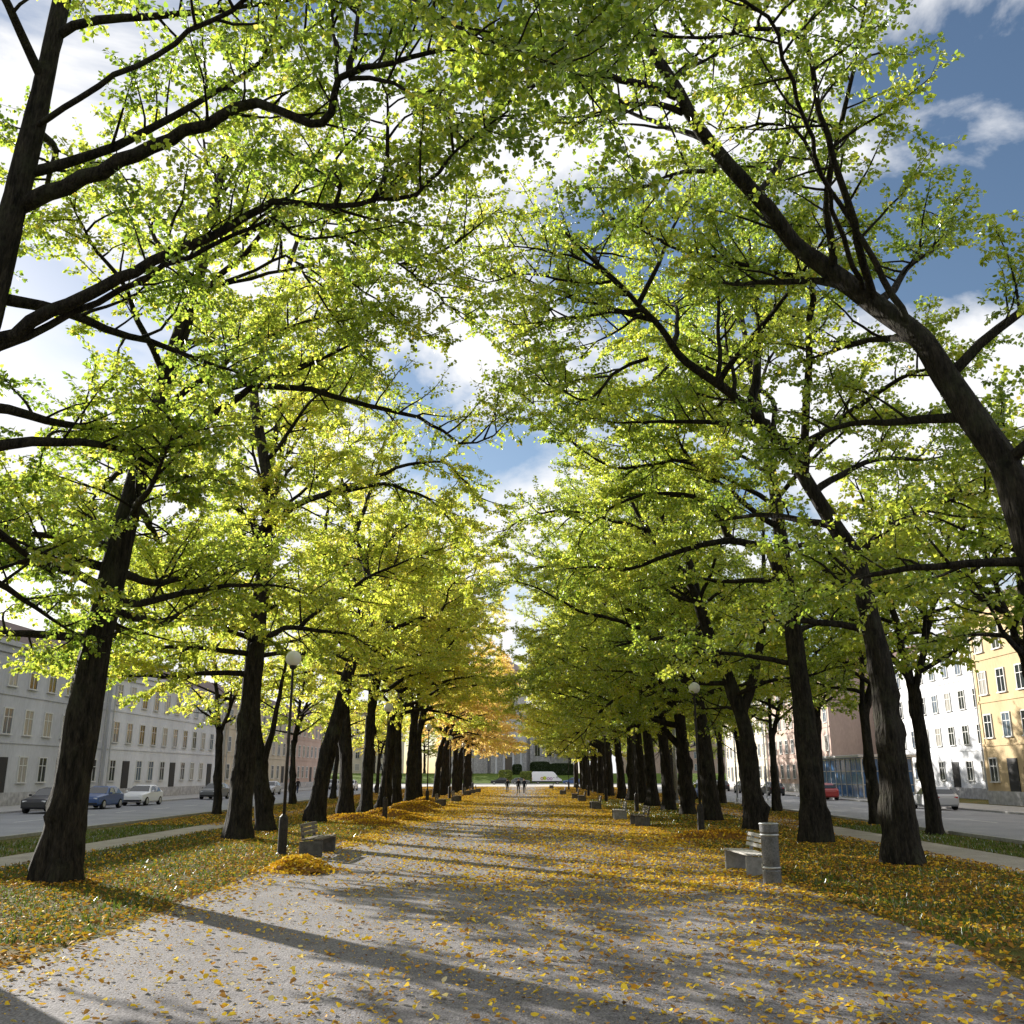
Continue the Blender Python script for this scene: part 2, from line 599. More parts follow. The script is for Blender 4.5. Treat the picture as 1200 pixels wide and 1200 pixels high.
    def finish(s, name, near):
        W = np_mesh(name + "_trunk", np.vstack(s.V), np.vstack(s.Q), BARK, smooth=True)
        c, ax, sz = np.vstack(s.lc), np.vstack(s.la), np.concatenate(s.ls)
        dn = np.array([0, -0.75, -0.66])
        keep = np.ones(len(c), bool)
        for P, r in s.bare:
            P = P - s.base
            for p in P[::1]:
                o = c - p
                q = o @ dn
                pr = np.linalg.norm(o - q[:, None] * dn, axis=1)
                keep &= ~((q > -0.05) & (q < 1.9) & (pr < max(0.20, 1.5 * r)) & (s.rng.random(len(c)) < 0.75))
        keep &= c[:, 2] > s.low + s.rng.normal(0, 0.25, len(c))
        c, ax, sz = c[keep], ax[keep], sz[keep]
        n = len(c)
        nr = s.rng.normal(0, 0.55, (n, 3)) + np.array([0, 0, 1.0])
        nr -= ax * (nr * ax).sum(1)[:, None]
        nr /= np.linalg.norm(nr, axis=1)[:, None] + 1e-9
        w = np.cross(ax, nr)
        S = sz[:, None]
        if near:
            pr = [(0, 0, 0), (0, 1.12, -0.10), (-.42, .18, .12), (-.44, .62, .10), (.44, .62, .10), (.42, .18, .12)]
            V = np.stack([c + w * (a * S) + ax * (b * S) + nr * (h * S) for a, b, h in pr], 1)
            i = np.arange(n)[:, None] * 6
            Q = np.concatenate([i + np.array([[0, 1, 3, 2]]), i + np.array([[0, 5, 4, 1]])], 1).reshape(-1, 4)
            V = V.reshape(-1, 3)
            rep = 2
        else:
            pr = [(0, 0, 0), (.47, .45, .1), (0, 1.1, -.06), (-.47, .45, .1)]
            V = np.stack([c + w * (a * S) + ax * (b * S) + nr * (h * S) for a, b, h in pr], 1).reshape(-1, 3)
            Q = (np.arange(n)[:, None] * 4 + np.arange(4)[None])
            rep = 1
        # tint: clumps of similar colour plus leaf-to-leaf variation
        cl = 0.5 + 0.22 * np.sin(c[:, 0] * 1.7 + 1.3 * np.sin(c[:, 2] * 1.1)) + 0.18 * np.sin(c[:, 1] * 1.9 + c[:, 2] * 1.4)
        tint = np.clip(cl * 0.6 + s.rng.normal(0.2, 0.16, n) + (s.rng.random(n) < 0.035) * 0.7, 0, 1.6)
        Lm = np_mesh(name + "_crown", V, Q, LEAF, np.repeat(tint, rep))
        return W, Lm

TOTAL = [0]
def plant(meshes, loc, rz, scale, shift, label, group, name="linden_tree"):
    root = empty(name, loc, rz)
    root.scale = (scale, scale, scale)
    tag(root, label, "tree", group)
    link("trunk", meshes[0], root)
    c = link("crown", meshes[1], root)
    c.color = (shift, 0, 0, 1)
    return root

def generic(seed, H=18, lod=0, reach=8.0, back=5.0, dens=44, leaf=0.125, zlo=4.6, r0=0.42, nl=20, sec=3.0, every=0.45, lean=0.4, te=0.24, fork=6.0):
    """A linden: tall trunk, rising leaders and long arching limbs; +X is the side that reaches over the path."""
    t = Tree(seed, lod)
    g = t.rng
    lx, ly = g.uniform(-0.2, lean), g.normal(0, 0.3)
    base = [(0, 0, -0.3), (0.02 * lx, 0, 0.8), (lx * 0.35, ly * 0.3, fork * 0.5), (lx, ly, fork)]
    P = t.trunk(base, r0, r0 * 0.72)
    top = P[-1]
    leaders = []
    nle = 2 if g.random() < 0.6 else 3
    for i in range(nle):
        az = g.uniform(0, 6.28) if i else g.normal(0, 0.5)
        sp = g.uniform(0.8, 2.4)
        hh = H * g.uniform(0.82, 1.0) * (1 if i == 0 else 0.92)
        pts = [top - np.array([0, 0, 0.4]), top + np.array([math.cos(az) * sp * 0.4, math.sin(az) * sp * 0.4, (hh - fork) * 0.3]),
               top + np.array([math.cos(az) * sp * 0.8, math.sin(az) * sp * 0.8, (hh - fork) * 0.65]),
               np.array([top[0] + math.cos(az) * sp, top[1] + math.sin(az) * sp, hh])]
        Lp = smooth_path(pts, 0.4, 0.03, g)
        t.tube(Lp, np.linspace(r0 * (0.62 if i == 0 else 0.5), 0.03, len(Lp)), 9)
        t.dress(Lp, r0 * 0.4, sec=sec, every=every, start=0.35, dens=dens, leaf=leaf, twig_every=te, fine=lod == 0)
        leaders.append(Lp)
    for i in range(nl):
        f = (i + g.uniform(0.1, 0.9)) / nl
        z = zlo + f * (H - 3.0 - zlo)
        az = i * 2.4 + g.normal(0, 0.35)
        toward = 0.5 + 0.5 * math.cos(az)
        Lm = (back + (reach - back) * toward) * (1.0 - 0.30 * f ** 1.8) * g.uniform(0.85, 1.12)
        if z < fork - 0.2:
            k = np.argmin(abs(P[:, 2] - z))
            p0 = P[k]
        else:
            Lp = leaders[i % nle]
            k = np.argmin(abs(Lp[:, 2] - z))
            p0 = Lp[k]
        el = R(g.uniform(12, 34) + 24 * f)
        d = np.array([math.cos(az) * math.cos(el), math.sin(az) * math.cos(el), math.sin(el)])
        W = t.walk(p0, d, Lm, 0.45, 0.085, -(0.015 + 0.015 * (1 - f)) * min(1.0, 5.5 / Lm))
        rl = 0.035 + 0.017 * Lm
        t.tube(W, np.linspace(rl, 0.012, len(W)), 7 if lod == 0 else 5)
        t.dress(W, rl, sec=sec, every=every, start=0.25, dens=dens, leaf=leaf, twig_every=te, fine=lod == 0)
    return t

def up_limbs(t, P, specs, **kw):
    """Extra free limbs: (z, azimuth deg, elevation deg, length, radius) from the trunk polyline P."""
    for z, az, el, Ln, r in specs:
        k = np.argmin(abs(P[:, 2] - z))
        a, e = R(az), R(el)
        W = t.walk(P[k], (math.cos(a) * math.cos(e), math.sin(a) * math.cos(e), math.sin(e)), Ln, 0.45, 0.09, -0.015)
        t.tube(W, np.linspace(r, 0.012, len(W)), 7)
        t.dress(W, r, **kw)

def px_limb(t, pts, Y0, Y1, r0, r1, root=None, **kw):
    """A limb seen in the photograph: its pixels are turned into points lying between depths Y0 and Y1."""
    n = len(pts)
    w = [at(x, y, Y0 + (Y1 - Y0) * i / (n - 1)) for i, (x, y) in enumerate(pts)]
    if root is not None:
        root = np.asarray(root, float)
        if t.main is not None:      # the limb grows out of the trunk itself
            root = t.main[np.argmin(np.linalg.norm(t.main - root, axis=1))]
        w = [root] + w
    P = t.limb(w, r0, r1, **kw)
    if r0 > 0.07:
        t.bare.append((P, r0))
    return P

SPECIAL = []     # (meshes, shift, label, group)
GL, GR = "lindens in the row left of the path", "lindens in the row right of the path"
NEARK = dict(sec=2.6, every=0.36, dens=48, leaf=0.082, twig_every=0.19)
MIDK = dict(sec=2.9, every=0.38, dens=58, leaf=0.092, twig_every=0.21)

# -- left row, nearest tree: its trunk stands outside the picture, limbs overhead
t = Tree(101)
t.up = True
P = t.trunk([(-10.2, 15.5, -0.3), (-10.1, 15.5, 1), (-10.0, 15.4, 5), (-9.6, 15.4, 10), (-9.2, 15.3, 14), (-8.9, 15.2, 18)], 0.46, 0.14)
px_limb(t, [(297, 120), (340, 138), (378, 143), (392, 112), (408, 86), (440, 78), (480, 66), (540, 47), (610, 25)], 15.2, 14.0, 0.165, 0.02, root=(-9.5, 15.4, 12.3), start=0.3, **NEARK)
px_limb(t, [(410, 88), (413, 60), (418, 10), (430, -50)], 14.7, 14.4, 0.08, 0.015, start=0.3, **NEARK)
px_limb(t, [(396, 100), (391, 60), (389, 0), (380, -60)], 14.8, 15.2, 0.05, 0.012, start=0.3, **NEARK)
px_limb(t, [(410, 92), (460, 100), (510, 130), (545, 165)], 14.7, 13.7, 0.05, 0.012, start=0.2, **NEARK)
px_limb(t, [(297, 250), (320, 236), (360, 240), (400, 243), (440, 235), (485, 231), (515, 200), (550, 163), (600, 130)], 15.8, 14.8, 0.14, 0.018, root=(-9.7, 15.4, 9.6), start=0.3, **NEARK)
px_limb(t, [(437, 236), (452, 185), (455, 130), (448, 90)], 15.3, 15.0, 0.06, 0.012, start=0.2, **NEARK)
px_limb(t, [(392, 243), (400, 220), (392, 185), (430, 150)], 15.4, 15.0, 0.05, 0.012, start=0.2, **NEARK)
px_limb(t, [(297, 266), (330, 262), (360, 280), (420, 272), (470, 262)], 16.4, 17.2, 0.08, 0.015, root=(-9.7, 15.5, 9.2), start=0.3, **NEARK)
px_limb(t, [(380, -60), (480, 0), (560, 45), (640, 75), (715, 95)], 11.5, 10.5, 0.06, 0.012, root=(-9.0, 15.3, 14.0), start=0.35, **NEARK)
up_limbs(t, P, [(5.2, 170, 10, 6, .12), (5.8, 95, 8, 6, .12), (6.2, 240, 12, 6, .12), (7.2, 130, 12, 6.5, .12), (8, 190, 15, 6, .12), (6.5, 100, 15, 6, .12), (7.5, 40, 25, 6, .12), (9, 150, 25, 6, .12), (10.5, 60, 20, 6.5, .12), (11.5, 200, 25, 6, .12), (12, 140, 30, 6, .11),  # the lowest back limbs are added to shade the path
                (13, 20, 30, 7, .11), (14, 110, 35, 6, .1), (15, 250, 35, 5, .1), (16, 0, 40, 6, .1), (17, 60, 55, 4, .08), (17.5, -40, 55, 4, .08), (8.5, 75, 10, 6, .11)], **NEARK)
SPECIAL.append((t, 0.10, "linden with its trunk off the frame, two thick curved limbs crossing the top left", GL))

# -- left row, second tree (trunk in the left margin)
t = Tree(102)
t.up = True
P = t.trunk([(-10.0, 21.8, -0.3), (-10.0, 21.8, 1), (-9.8, 21.8, 5), (-9.4, 22.4, 10), (-8.7, 22.9, 15), (-8.3, 23.1, 19)], 0.45, 0.12)
px_limb(t, [(297, 455), (340, 455), (390, 464), (430, 475), (490, 490), (520, 508), (540, 520), (580, 512), (600, 487)], 23.5, 23.0, 0.14, 0.012, root=(-9.6, 23.1, 9.6), start=0.3, **{**NEARK, 'dens': 24})
px_limb(t, [(335, 300), (360, 325), (385, 365), (410, 395), (436, 428)], 22.3, 22.0, 0.06, 0.012, root=(-8.6, 23.2, 14.5), start=0.3, **NEARK)
px_limb(t, [(360, 312), (400, 325), (440, 350), (490, 395)], 22.6, 21.5, 0.06, 0.012, root=(-8.6, 23.2, 14.8), start=0.3, **NEARK)
px_limb(t, [(330, 250), (430, 290), (470, 310), (510, 345), (550, 375)], 22.0, 21.0, 0.08, 0.012, root=(-8.5, 23.2, 15.5), start=0.35, **NEARK)
px_limb(t, [(470, 310), (515, 296), (555, 268), (590, 240)], 21.6, 20.0, 0.05, 0.01, start=0.15, **NEARK)
px_limb(t, [(297, 400), (340, 385), (380, 370), (410, 362)], 23.0, 23.6, 0.10, 0.012, root=(-9.2, 23.2, 11.0), start=0.3, **NEARK)
up_limbs(t, P, [(6.3, 82, 8, 7, .12), (7.0, 98, 9, 7.5, .12), (7.8, 112, 10, 7, .12), (8.4, 88, 12, 7, .12), (5.2, 170, 12, 6, .12), (5.6, 100, 8, 6, .12), (6.4, 230, 10, 6, .12), (7.4, 150, 12, 6.5, .12), (6, 70, 14, 6, .12), (7, 200, 20, 6, .12), (8, -50, 15, 6, .12), (9.5, 130, 25, 6, .12), (11, 10, 30, 6.5, .12), (12, -100, 25, 6, .1), (13, 90, 30, 6, .1),  # low limbs added to throw shade on the right foreground
                (14, -30, 35, 6.5, .1), (15, 180, 40, 5, .09), (16, 50, 45, 5, .08), (17.5, -20, 55, 4, .07), (18, 120, 60, 3.5, .07)], **NEARK)
SPECIAL.append((t, 0.20, "linden in the left row, trunk in the left margin, nearer than the first left lamp", GL))

# -- left row, third tree: long low limbs reaching into the path
t = Tree(103)
P = t.trunk([(-10.1, 35.5, -0.3), (-10.1, 35.5, 1), (-10.0, 35.5, 5), (-9.9, 35.6, 9), (-9.7, 35.5, 12)] + [tuple(at(x, y, 35.5)) for x, y in ((298, 455), (312, 395), (336, 318), (352, 270), (362, 225))], 0.46, 0.06)
px_limb(t, [(297, 632), (330, 605), (350, 590), (395, 575), (430, 564), (465, 549), (520, 541), (548, 568), (570, 600)], 35.3, 34, 0.19, 0.014, root=(-10.0, 35.5, 9.2), start=0.25, **MIDK)
px_limb(t, [(385, 578), (420, 572), (450, 566), (490, 579), (520, 600), (548, 640), (560, 665)], 35, 36, 0.10, 0.012, start=0.15, **MIDK)
px_limb(t, [(297, 757), (320, 742), (345, 735), (375, 738), (405, 741), (440, 760)], 35.2, 35, 0.17, 0.02, root=(-10.05, 35.5, 5.6), start=0.3, **MIDK)
px_limb(t, [(352, 735), (366, 722), (395, 700), (440, 674), (480, 655), (540, 635)], 35.2, 34.5, 0.10, 0.012, start=0.1, **MIDK)
px_limb(t, [(353, 733), (352, 690), (351, 660), (380, 645)], 35.2, 35.6, 0.05, 0.012, start=0.2, **MIDK)
px_limb(t, [(312, 395), (335, 386), (375, 372), (412, 364)], 35.5, 35, 0.10, 0.012, start=0.2, **MIDK)
px_limb(t, [(297, 520), (320, 500), (345, 470), (370, 455)], 35.5, 36, 0.10, 0.012, root=(-9.8, 35.6, 11), start=0.2, **MIDK)
up_limbs(t, P, [(5.8, 215, 9, 6, .12), (6.6, 235, 11, 6.5, .12), (7.2, 200, 11, 6, .12), (7.0, 258, 8, 6.5, .11), (8.2, 225, 14, 6, .11), (9, 190, 15, 6, .12), (9.5, 110, 20, 6, .11), (10, -90, 20, 5, .11), (11, 200, 34, 6, .11), (12.5, 80, 34, 6, .1), (14, -34, 34, 6, .1), (15, 150, 35, 5, .1),  # low back limbs placed to cast mottled shade across the path
                (16, 20, 35, 6, .09), (17, -80, 40, 5, .08), (18, 90, 45, 4.5, .07), (19, 0, 50, 4, .06)], **MIDK)
SPECIAL.append((t, 0.26, "linden with long arching limbs entering the left edge over the first left bench", GL))

# -- left row, fourth: the dark trunk leaning out at the left edge, beside the lamp
t = Tree(104)
q = gnd(312, 975)
P = t.trunk([(q[0], q[1], -0.3)] + [tuple(at(x, y, q[1])) for x, y in ((309, 945), (303, 890), (298, 840), (300, 770), (306, 690), (310, 620), (318, 540), (330, 470))], 0.36, 0.10)
px_limb(t, [(306, 905), (314, 880), (322, 845), (330, 800), (338, 760)], q[1], q[1] - 0.3, 0.18, 0.05, start=0.5, **MIDK)
px_limb(t, [(310, 620), (330, 540), (340, 470), (352, 420), (372, 392)], q[1], q[1], 0.15, 0.03, start=0.2, **MIDK)
px_limb(t, [(318, 560), (345, 520), (372, 470), (400, 440)], q[1], q[1] - 1, 0.10, 0.012, start=0.2, **MIDK)
up_limbs(t, P, [(7.5, 60, 12, 5, .11), (8, -100, 20, 6, .11), (7, 0, 18, 6, .11), (9.5, 150, 20, 6, .11), (9, 30, 22, 6.5, .11), (10.5, -60, 25, 6, .1), (11.5, 100, 30, 5, .1),
                (13, 0, 30, 6, .1), (14, 190, 35, 5, .09), (15, 60, 45, 5, .08), (16, -40, 50, 4, .07), (17, 20, 55, 4, .06)], **MIDK)
SPECIAL.append((t, 0.30, "linden with a dark trunk leaning left, standing behind the first left lamp", GL))

# -- left row, fifth: the trunk leaning right towards the path
t = Tree(105)
q = gnd(370, 964)
P = t.trunk([(q[0], q[1], -0.3)] + [tuple(at(x, y, q[1])) for x, y in ((371, 950), (377, 915), (387, 870), (398, 830), (408, 790), (420, 760), (430, 735))], 0.45, 0.24)
px_limb(t, [(424, 752), (440, 742), (470, 733), (500, 722), (518, 715), (524, 700), (530, 685), (552, 668)], q[1], q[1] - 1.5, 0.17, 0.02, start=0.2, **MIDK)
px_limb(t, [(430, 737), (436, 700), (425, 650), (410, 600), (402, 560), (410, 500)], q[1], q[1] + 0.5, 0.25, 0.03, start=0.25, **MIDK)
px_limb(t, [(412, 640), (425, 600), (440, 560), (450, 520), (470, 470)], q[1] + 0.3, q[1], 0.15, 0.02, start=0.2, **MIDK)
px_limb(t, [(408, 740), (390, 700), (380, 640), (385, 580), (378, 520)], q[1] + 0.3, q[1] + 1, 0.20, 0.03, start=0.2, **MIDK)
px_limb(t, [(440, 655), (470, 620), (500, 612), (535, 640)], q[1], q[1] - 1, 0.08, 0.012, start=0.2, **MIDK)
up_limbs(t, P, [(7.5, -100, 10, 5, .1), (8, 120, 15, 5, .1), (6.9, 30, 15, 5.5, .1), (7.5, -60, 20, 6, .1), (8, 90, 25, 6, .1), (8.3, 170, 30, 6, .1), (8.5, 0, 35, 6, .1)], **MIDK)
SPECIAL.append((t, 0.32, "linden with a thick trunk leaning right over the first left bench", GL))

# -- left row further on: the low curved limb reaching right
t = generic(106, H=16.5, reach=7.0, back=4.6, nl=22, dens=60, leaf=0.102, zlo=5.8)
t.main = None
t.V, ofs = [v + np.array([-9.2, 66.5, 0]) for v in t.V], np.array([-9.2, 66.5, 0])
t.lc = [c + ofs for c in t.lc]
px_limb(t, [(462, 840), (472, 815), (490, 802), (512, 801), (535, 795), (580, 788)], 66.5, 65.5, 0.2, 0.02, root=(-8.9, 66.5, 5.0), start=0.25, **MIDK)
SPECIAL.append((t, 0.36, "linden right behind the second left lamp, one low curved limb towards the path", GL))

# -- right row, nearest tree: one huge limb crosses the top right corner
t = Tree(201)
t.up = True
P = t.trunk([(9.9, 17, -0.3), (9.9, 17, 1), (9.7, 17.2, 5), (9.3, 17.5, 8), (8.3, 18.2, 11)] + [tuple(at(*a)) for a in ((930, 285, 19.5), (902, 247, 19.3), (850, 190, 18.8), (815, 145, 18.3), (795, 108, 17.9), (770, 70, 17.5), (742, 30, 17.1), (715, -10, 16.8), (690, -60, 16.5))], 0.46, 0.09)
t.bare.append((P[P[:, 2] > 6], 0.25))
px_limb(t, [(792, 113), (765, 103), (725, 93), (700, 82), (680, 80), (640, 95), (600, 118), (570, 140)], 18.0, 16.0, 0.10, 0.014, start=0.2, **NEARK)
px_limb(t, [(800, 132), (770, 124), (750, 122), (700, 135), (670, 145)], 18.2, 17.0, 0.08, 0.012, start=0.2, **NEARK)
px_limb(t, [(838, 200), (800, 202), (760, 215), (720, 225)], 18.6, 17.5, 0.06, 0.012, start=0.2, **NEARK)
px_limb(t, [(940, 45), (880, 35), (850, 45), (790, 42), (740, 40), (700, 55)], 15.0, 14.0, 0.10, 0.012, root=(8.8, 17.8, 13.0), start=0.3, **NEARK)
px_limb(t, [(930, 150), (890, 145), (860, 148), (830, 140)], 17.0, 16.5, 0.09, 0.014, root=(8.8, 17.8, 11.5), start=0.3, **NEARK)
px_limb(t, [(745, 35), (738, 10), (735, -40)], 17.1, 17.2, 0.05, 0.012, start=0.2, **NEARK)
px_limb(t, [(900, 20), (800, -20), (720, 20), (660, 70), (610, 60)], 13.0, 11.0, 0.06, 0.012, root=(8.6, 17.5, 13.5), start=0.35, **NEARK)
up_limbs(t, P, [(6, 170, 12, 5, .1), (7, 60, 25, 6, .12), (8, -60, 30, 6, .12), (9, 120, 25, 6, .12), (10, -20, 35, 6, .12), (11, 90, 35, 6, .1), (12, 30, 40, 6, .1), (12.5, 140, 30, 6, .1), (13, -90, 40, 6, .1),
                (14, 100, 40, 5, .1), (15, 20, 50, 5, .09), (16, 150, 40, 4.5, .08), (17, 70, 50, 4, .07)], **NEARK)
SPECIAL.append((t, 0.12, "linden with its trunk off the frame, one huge limb slanting across the top right", GR))

# -- right row, second tree
t = Tree(202)
t.up = True
P = t.trunk([(9.8, 26, -0.3), (9.8, 26, 1), (9.7, 26, 5), (9.3, 26, 8)] + [tuple(at(*a)) for a in ((930, 540, 26), (900, 505, 25.8), (880, 482, 25.6), (850, 456, 25.3), (815, 432, 25), (795, 415, 24.8), (775, 385, 24.5), (748, 357, 24.3), (728, 335, 24.1), (690, 300, 23.8), (660, 270, 23.5))], 0.46, 0.03)
t.bare.append((P[P[:, 2] > 6], 0.25))
px_limb(t, [(752, 363), (715, 366), (680, 371), (640, 375), (595, 381)], 24.3, 23.0, 0.08, 0.012, start=0.15, **NEARK)
px_limb(t, [(735, 346), (700, 343), (660, 348), (620, 366)], 24.2, 24.0, 0.05, 0.012, start=0.15, **NEARK)
px_limb(t, [(752, 368), (730, 385), (700, 400), (680, 420)], 24.3, 23.5, 0.05, 0.012, start=0.15, **NEARK)
px_limb(t, [(760, 420), (720, 435), (690, 470), (655, 455), (610, 430)], 24.6, 25.0, 0.06, 0.012, start=0.15, **NEARK)
px_limb(t, [(950, 330), (902, 320), (850, 305), (795, 293), (770, 280), (742, 263), (700, 250)], 23.0, 22.0, 0.13, 0.014, root=(8.9, 25.9, 11.0), start=0.3, **NEARK)
px_limb(t, [(735, 345), (700, 315), (650, 296), (600, 288), (555, 300)], 24.1, 22.0, 0.05, 0.01, start=0.2, **{**NEARK, 'dens': 26})
px_limb(t, [(715, 330), (670, 330), (620, 322), (570, 330), (530, 320)], 24.0, 21.5, 0.05, 0.01, start=0.2, **{**NEARK, 'dens': 22})
px_limb(t, [(845, 455), (842, 380), (840, 300), (835, 230)], 25.3, 25.6, 0.08, 0.012, start=0.2, **NEARK)
px_limb(t, [(860, 462), (856, 420), (850, 385), (870, 350)], 25.3, 26.5, 0.07, 0.012, start=0.2, **NEARK)
px_limb(t, [(880, 480), (890, 400), (880, 300), (860, 220)], 25.6, 26.5, 0.15, 0.03, start=0.2, **NEARK)
up_limbs(t, P, [(6, 190, 12, 5.5, .11), (7, 60, 20, 6, .12), (8, -80, 25, 6, .12), (9, 120, 20, 6, .12), (10, 30, 35, 6, .12), (11, -40, 30, 6, .12), (12, 140, 20, 6, .1), (12.5, 90, 30, 6, .1), (13, -60, 45, 6, .1),
                (14, 60, 45, 5.5, .09), (14.5, 170, 25, 5, .08), (15, -30, 60, 5, .08), (16, 90, 50, 5, .07)], **NEARK)
SPECIAL.append((t, 0.16, "linden with a limb bending twice as it climbs from the right edge, mid height", GR))

# -- right row, third tree: two arching limbs entering low from the right edge
t = Tree(203)
P = t.trunk([(9.9, 34, -0.3), (9.9, 34, 1), (9.8, 34, 5), (9.6, 34, 9), (9.3, 33.8, 13), (8.8, 33.7, 17), (8.5, 33.7, 20)], 0.47, 0.08)
px_limb(t, [(902, 645), (880, 638), (855, 634), (828, 638), (800, 646), (770, 655), (740, 666), (700, 664), (650, 668)], 34.0, 32.5, 0.20, 0.016, root=(9.7, 34, 8.6), start=0.3, **MIDK)
px_limb(t, [(856, 634), (846, 610), (832, 592), (812, 582), (780, 579), (750, 582), (722, 594), (700, 608), (680, 625)], 33.8, 32.8, 0.15, 0.014, start=0.2, **MIDK)
px_limb(t, [(843, 604), (838, 585), (820, 560), (800, 540)], 33.8, 34.5, 0.06, 0.012, start=0.2, **MIDK)
px_limb(t, [(900, 495), (870, 483), (845, 476), (820, 479), (795, 488), (760, 508), (735, 522)], 33.5, 32.5, 0.13, 0.012, root=(9.4, 33.9, 12.0), start=0.3, **MIDK)
px_limb(t, [(900, 590), (850, 560), (790, 540), (735, 550), (700, 540), (650, 500), (610, 460)], 34.0, 31.5, 0.12, 0.012, root=(9.5, 33.9, 10.0), start=0.3, **MIDK)
px_limb(t, [(905, 470), (800, 420), (720, 480), (660, 440), (600, 415)], 33.5, 31.0, 0.12, 0.012, root=(9.2, 33.8, 13.5), start=0.3, **MIDK)
up_limbs(t, P, [(6, 170, 10, 6, .11), (7, 60, 20, 6, .12), (7.5, -80, 25, 6, .12), (9, 130, 18, 6.5, .12), (10, 20, 30, 5, .12), (11, 190, 24, 7.5, .12), (12, -60, 30, 6, .1), (13, 100, 30, 6, .1), (14, 160, 30, 7, .1),
                (15, 220, 35, 6, .1), (16, 60, 45, 5, .09), (17, 175, 40, 6, .08), (18, -30, 50, 4.5, .08), (19, 120, 50, 4, .07), (15.5, 140, 35, 6, .1)], **MIDK)
SPECIAL.append((t, 0.19, "linden with two arching limbs entering low from the right edge of the strip", GR))

# -- right row, fourth: the lumpy trunk behind the litter bin
t = Tree(204)
q = gnd(885, 973)
P = t.trunk([(q[0], q[1], -0.3)] + [tuple(at(x, y, q[1])) for x, y in ((884, 955), (879, 915), (876, 870), (866, 830), (853, 795), (842, 768), (829, 738), (818, 706))], 0.43, 0.2, flare=0.42, lump=0.15)
t.bare.append((P[P[:, 2] > 6], 0.25))
px_limb(t, [(820, 710), (807, 681), (784, 656), (760, 622), (740, 585), (725, 545)], q[1], q[1] - 1, 0.2, 0.03, start=0.2, **MIDK)
px_limb(t, [(818, 706), (809, 663), (796, 638), (776, 607), (770, 560), (760, 500)], q[1] + 0.4, q[1] + 1, 0.2, 0.03, start=0.2, **MIDK)
px_limb(t, [(868, 838), (885, 790), (893, 740), (896, 690), (893, 600)], q[1], q[1] + 0.5, 0.24, 0.05, start=0.2, **MIDK)
px_limb(t, [(816, 763), (790, 752), (765, 738), (738, 733), (705, 722), (678, 716), (640, 694), (600, 680), (575, 690)], q[1] + 2, q[1] + 1, 0.16, 0.014, root=tuple(at(846, 778, q[1])), start=0.2, **MIDK)
px_limb(t, [(812, 705), (790, 690), (765, 677), (750, 670)], q[1], q[1] - 1, 0.09, 0.012, start=0.2, **MIDK)
px_limb(t, [(820, 710), (850, 690), (880, 680), (905, 690)], q[1], q[1] - 2, 0.09, 0.012, start=0.2, **MIDK)
px_limb(t, [(760, 622), (720, 610), (680, 600), (640, 600), (600, 615), (575, 640)], q[1] - 0.5, q[1] - 2, 0.1, 0.012, start=0.2, **MIDK)
px_limb(t, [(770, 560), (730, 510), (690, 480), (640, 470), (605, 475)], q[1], q[1] - 2, 0.1, 0.012, start=0.2, **MIDK)
up_limbs(t, P, [(5, 100, 8, 5, .1), (5.5, -60, 12, 6, .11), (6, 175, 8, 7, .12), (7, 70, 20, 6, .11), (7.5, 130, 12, 6.5, .11), (8, 200, 15, 6.5, .11), (9, 30, 25, 6, .11), (9.5, -80, 30, 6, .1), (10, 150, 25, 6.5, .1), (10.2, 100, 35, 5, .1)], **MIDK)
SPECIAL.append((t, 0.17, "linden with the lumpiest thick trunk, right behind the litter bin and bench", GR))

# -- right row, sixth: the limb that reaches low and left above the benches
t = generic(205, H=18, reach=10.5, back=5, nl=24, dens=60, leaf=0.102, zlo=5.0)
t.main = None
rotm = np.diag([-1.0, -1.0, 1.0])
t.V = [v @ rotm + np.array([9.5, 57.3, 0]) for v in t.V]
t.lc = [c @ rotm + np.array([9.5, 57.3, 0]) for c in t.lc]
t.la = [a @ rotm for a in t.la]
px_limb(t, [(781, 857), (765, 848), (750, 842), (730, 832), (711, 821), (690, 812), (672, 806), (650, 800)], 57.0, 56.0, 0.22, 0.014, root=tuple(at(800, 880, 57.3)), start=0.25, **MIDK)
px_limb(t, [(770, 850), (730, 836), (690, 822), (650, 812), (605, 806)], 57.0, 56.0, 0.1, 0.012, start=0.25, **MIDK)
SPECIAL.append((t, 0.18, "linden left of the first right lamp, long low limb reaching over the path", GR))

def base_of(t):
    v = t.V[0]
    lo = v[v[:, 2] < v[:, 2].min() + 0.05]
    return np.array([lo[:, 0].mean(), lo[:, 1].mean(), 0.0])

for t, shift, label, grp in SPECIAL:
    b = base_of(t)
    t.V = [v - b for v in t.V]
    t.lc = [c - b for c in t.lc]
    t.base = b
    near = b[1] < 36
    me = t.finish("linden", near)
    TOTAL[0] += len(me[1].polygons)
    plant(me, tuple(b), 0, 1, shift, label, grp)

MID = [generic(s, H=h, reach=rc, back=4.6 if s < 13 else 5.5, nl=n_ + 7, dens=62, leaf=0.104, zlo=6.9 if s < 13 else 5.2).finish("linden", False)
       for s, h, rc, n_ in ((11, 18.5, 8.6, 15), (12, 19.2, 8.2, 16), (13, 19, 10.4, 17), (14, 19.5, 10.8, 18))]
FAR = [generic(s, H=h, lod=1, reach=rc, back=4.2 if s == 21 else 5, zlo=6.6 if s == 21 else 5.2, nl=21, dens=44, leaf=0.152, every=0.5, te=0.33).finish("linden", False)
       for s, h, rc in ((21, 17, 9.4), (22, 18, 10.6), (23, 17.5, 11.2))]
SLIM = [generic(s, H=12.5, lod=1, reach=3.9, back=3.6, nl=17, dens=32, leaf=0.15, every=0.48, te=0.30, zlo=4.6, r0=0.24, sec=2.0, fork=4.6).finish("slim_linden", False)
        for s in (31, 32)]
for m in MID + FAR + SLIM:
    TOTAL[0] += len(m[1].polygons)
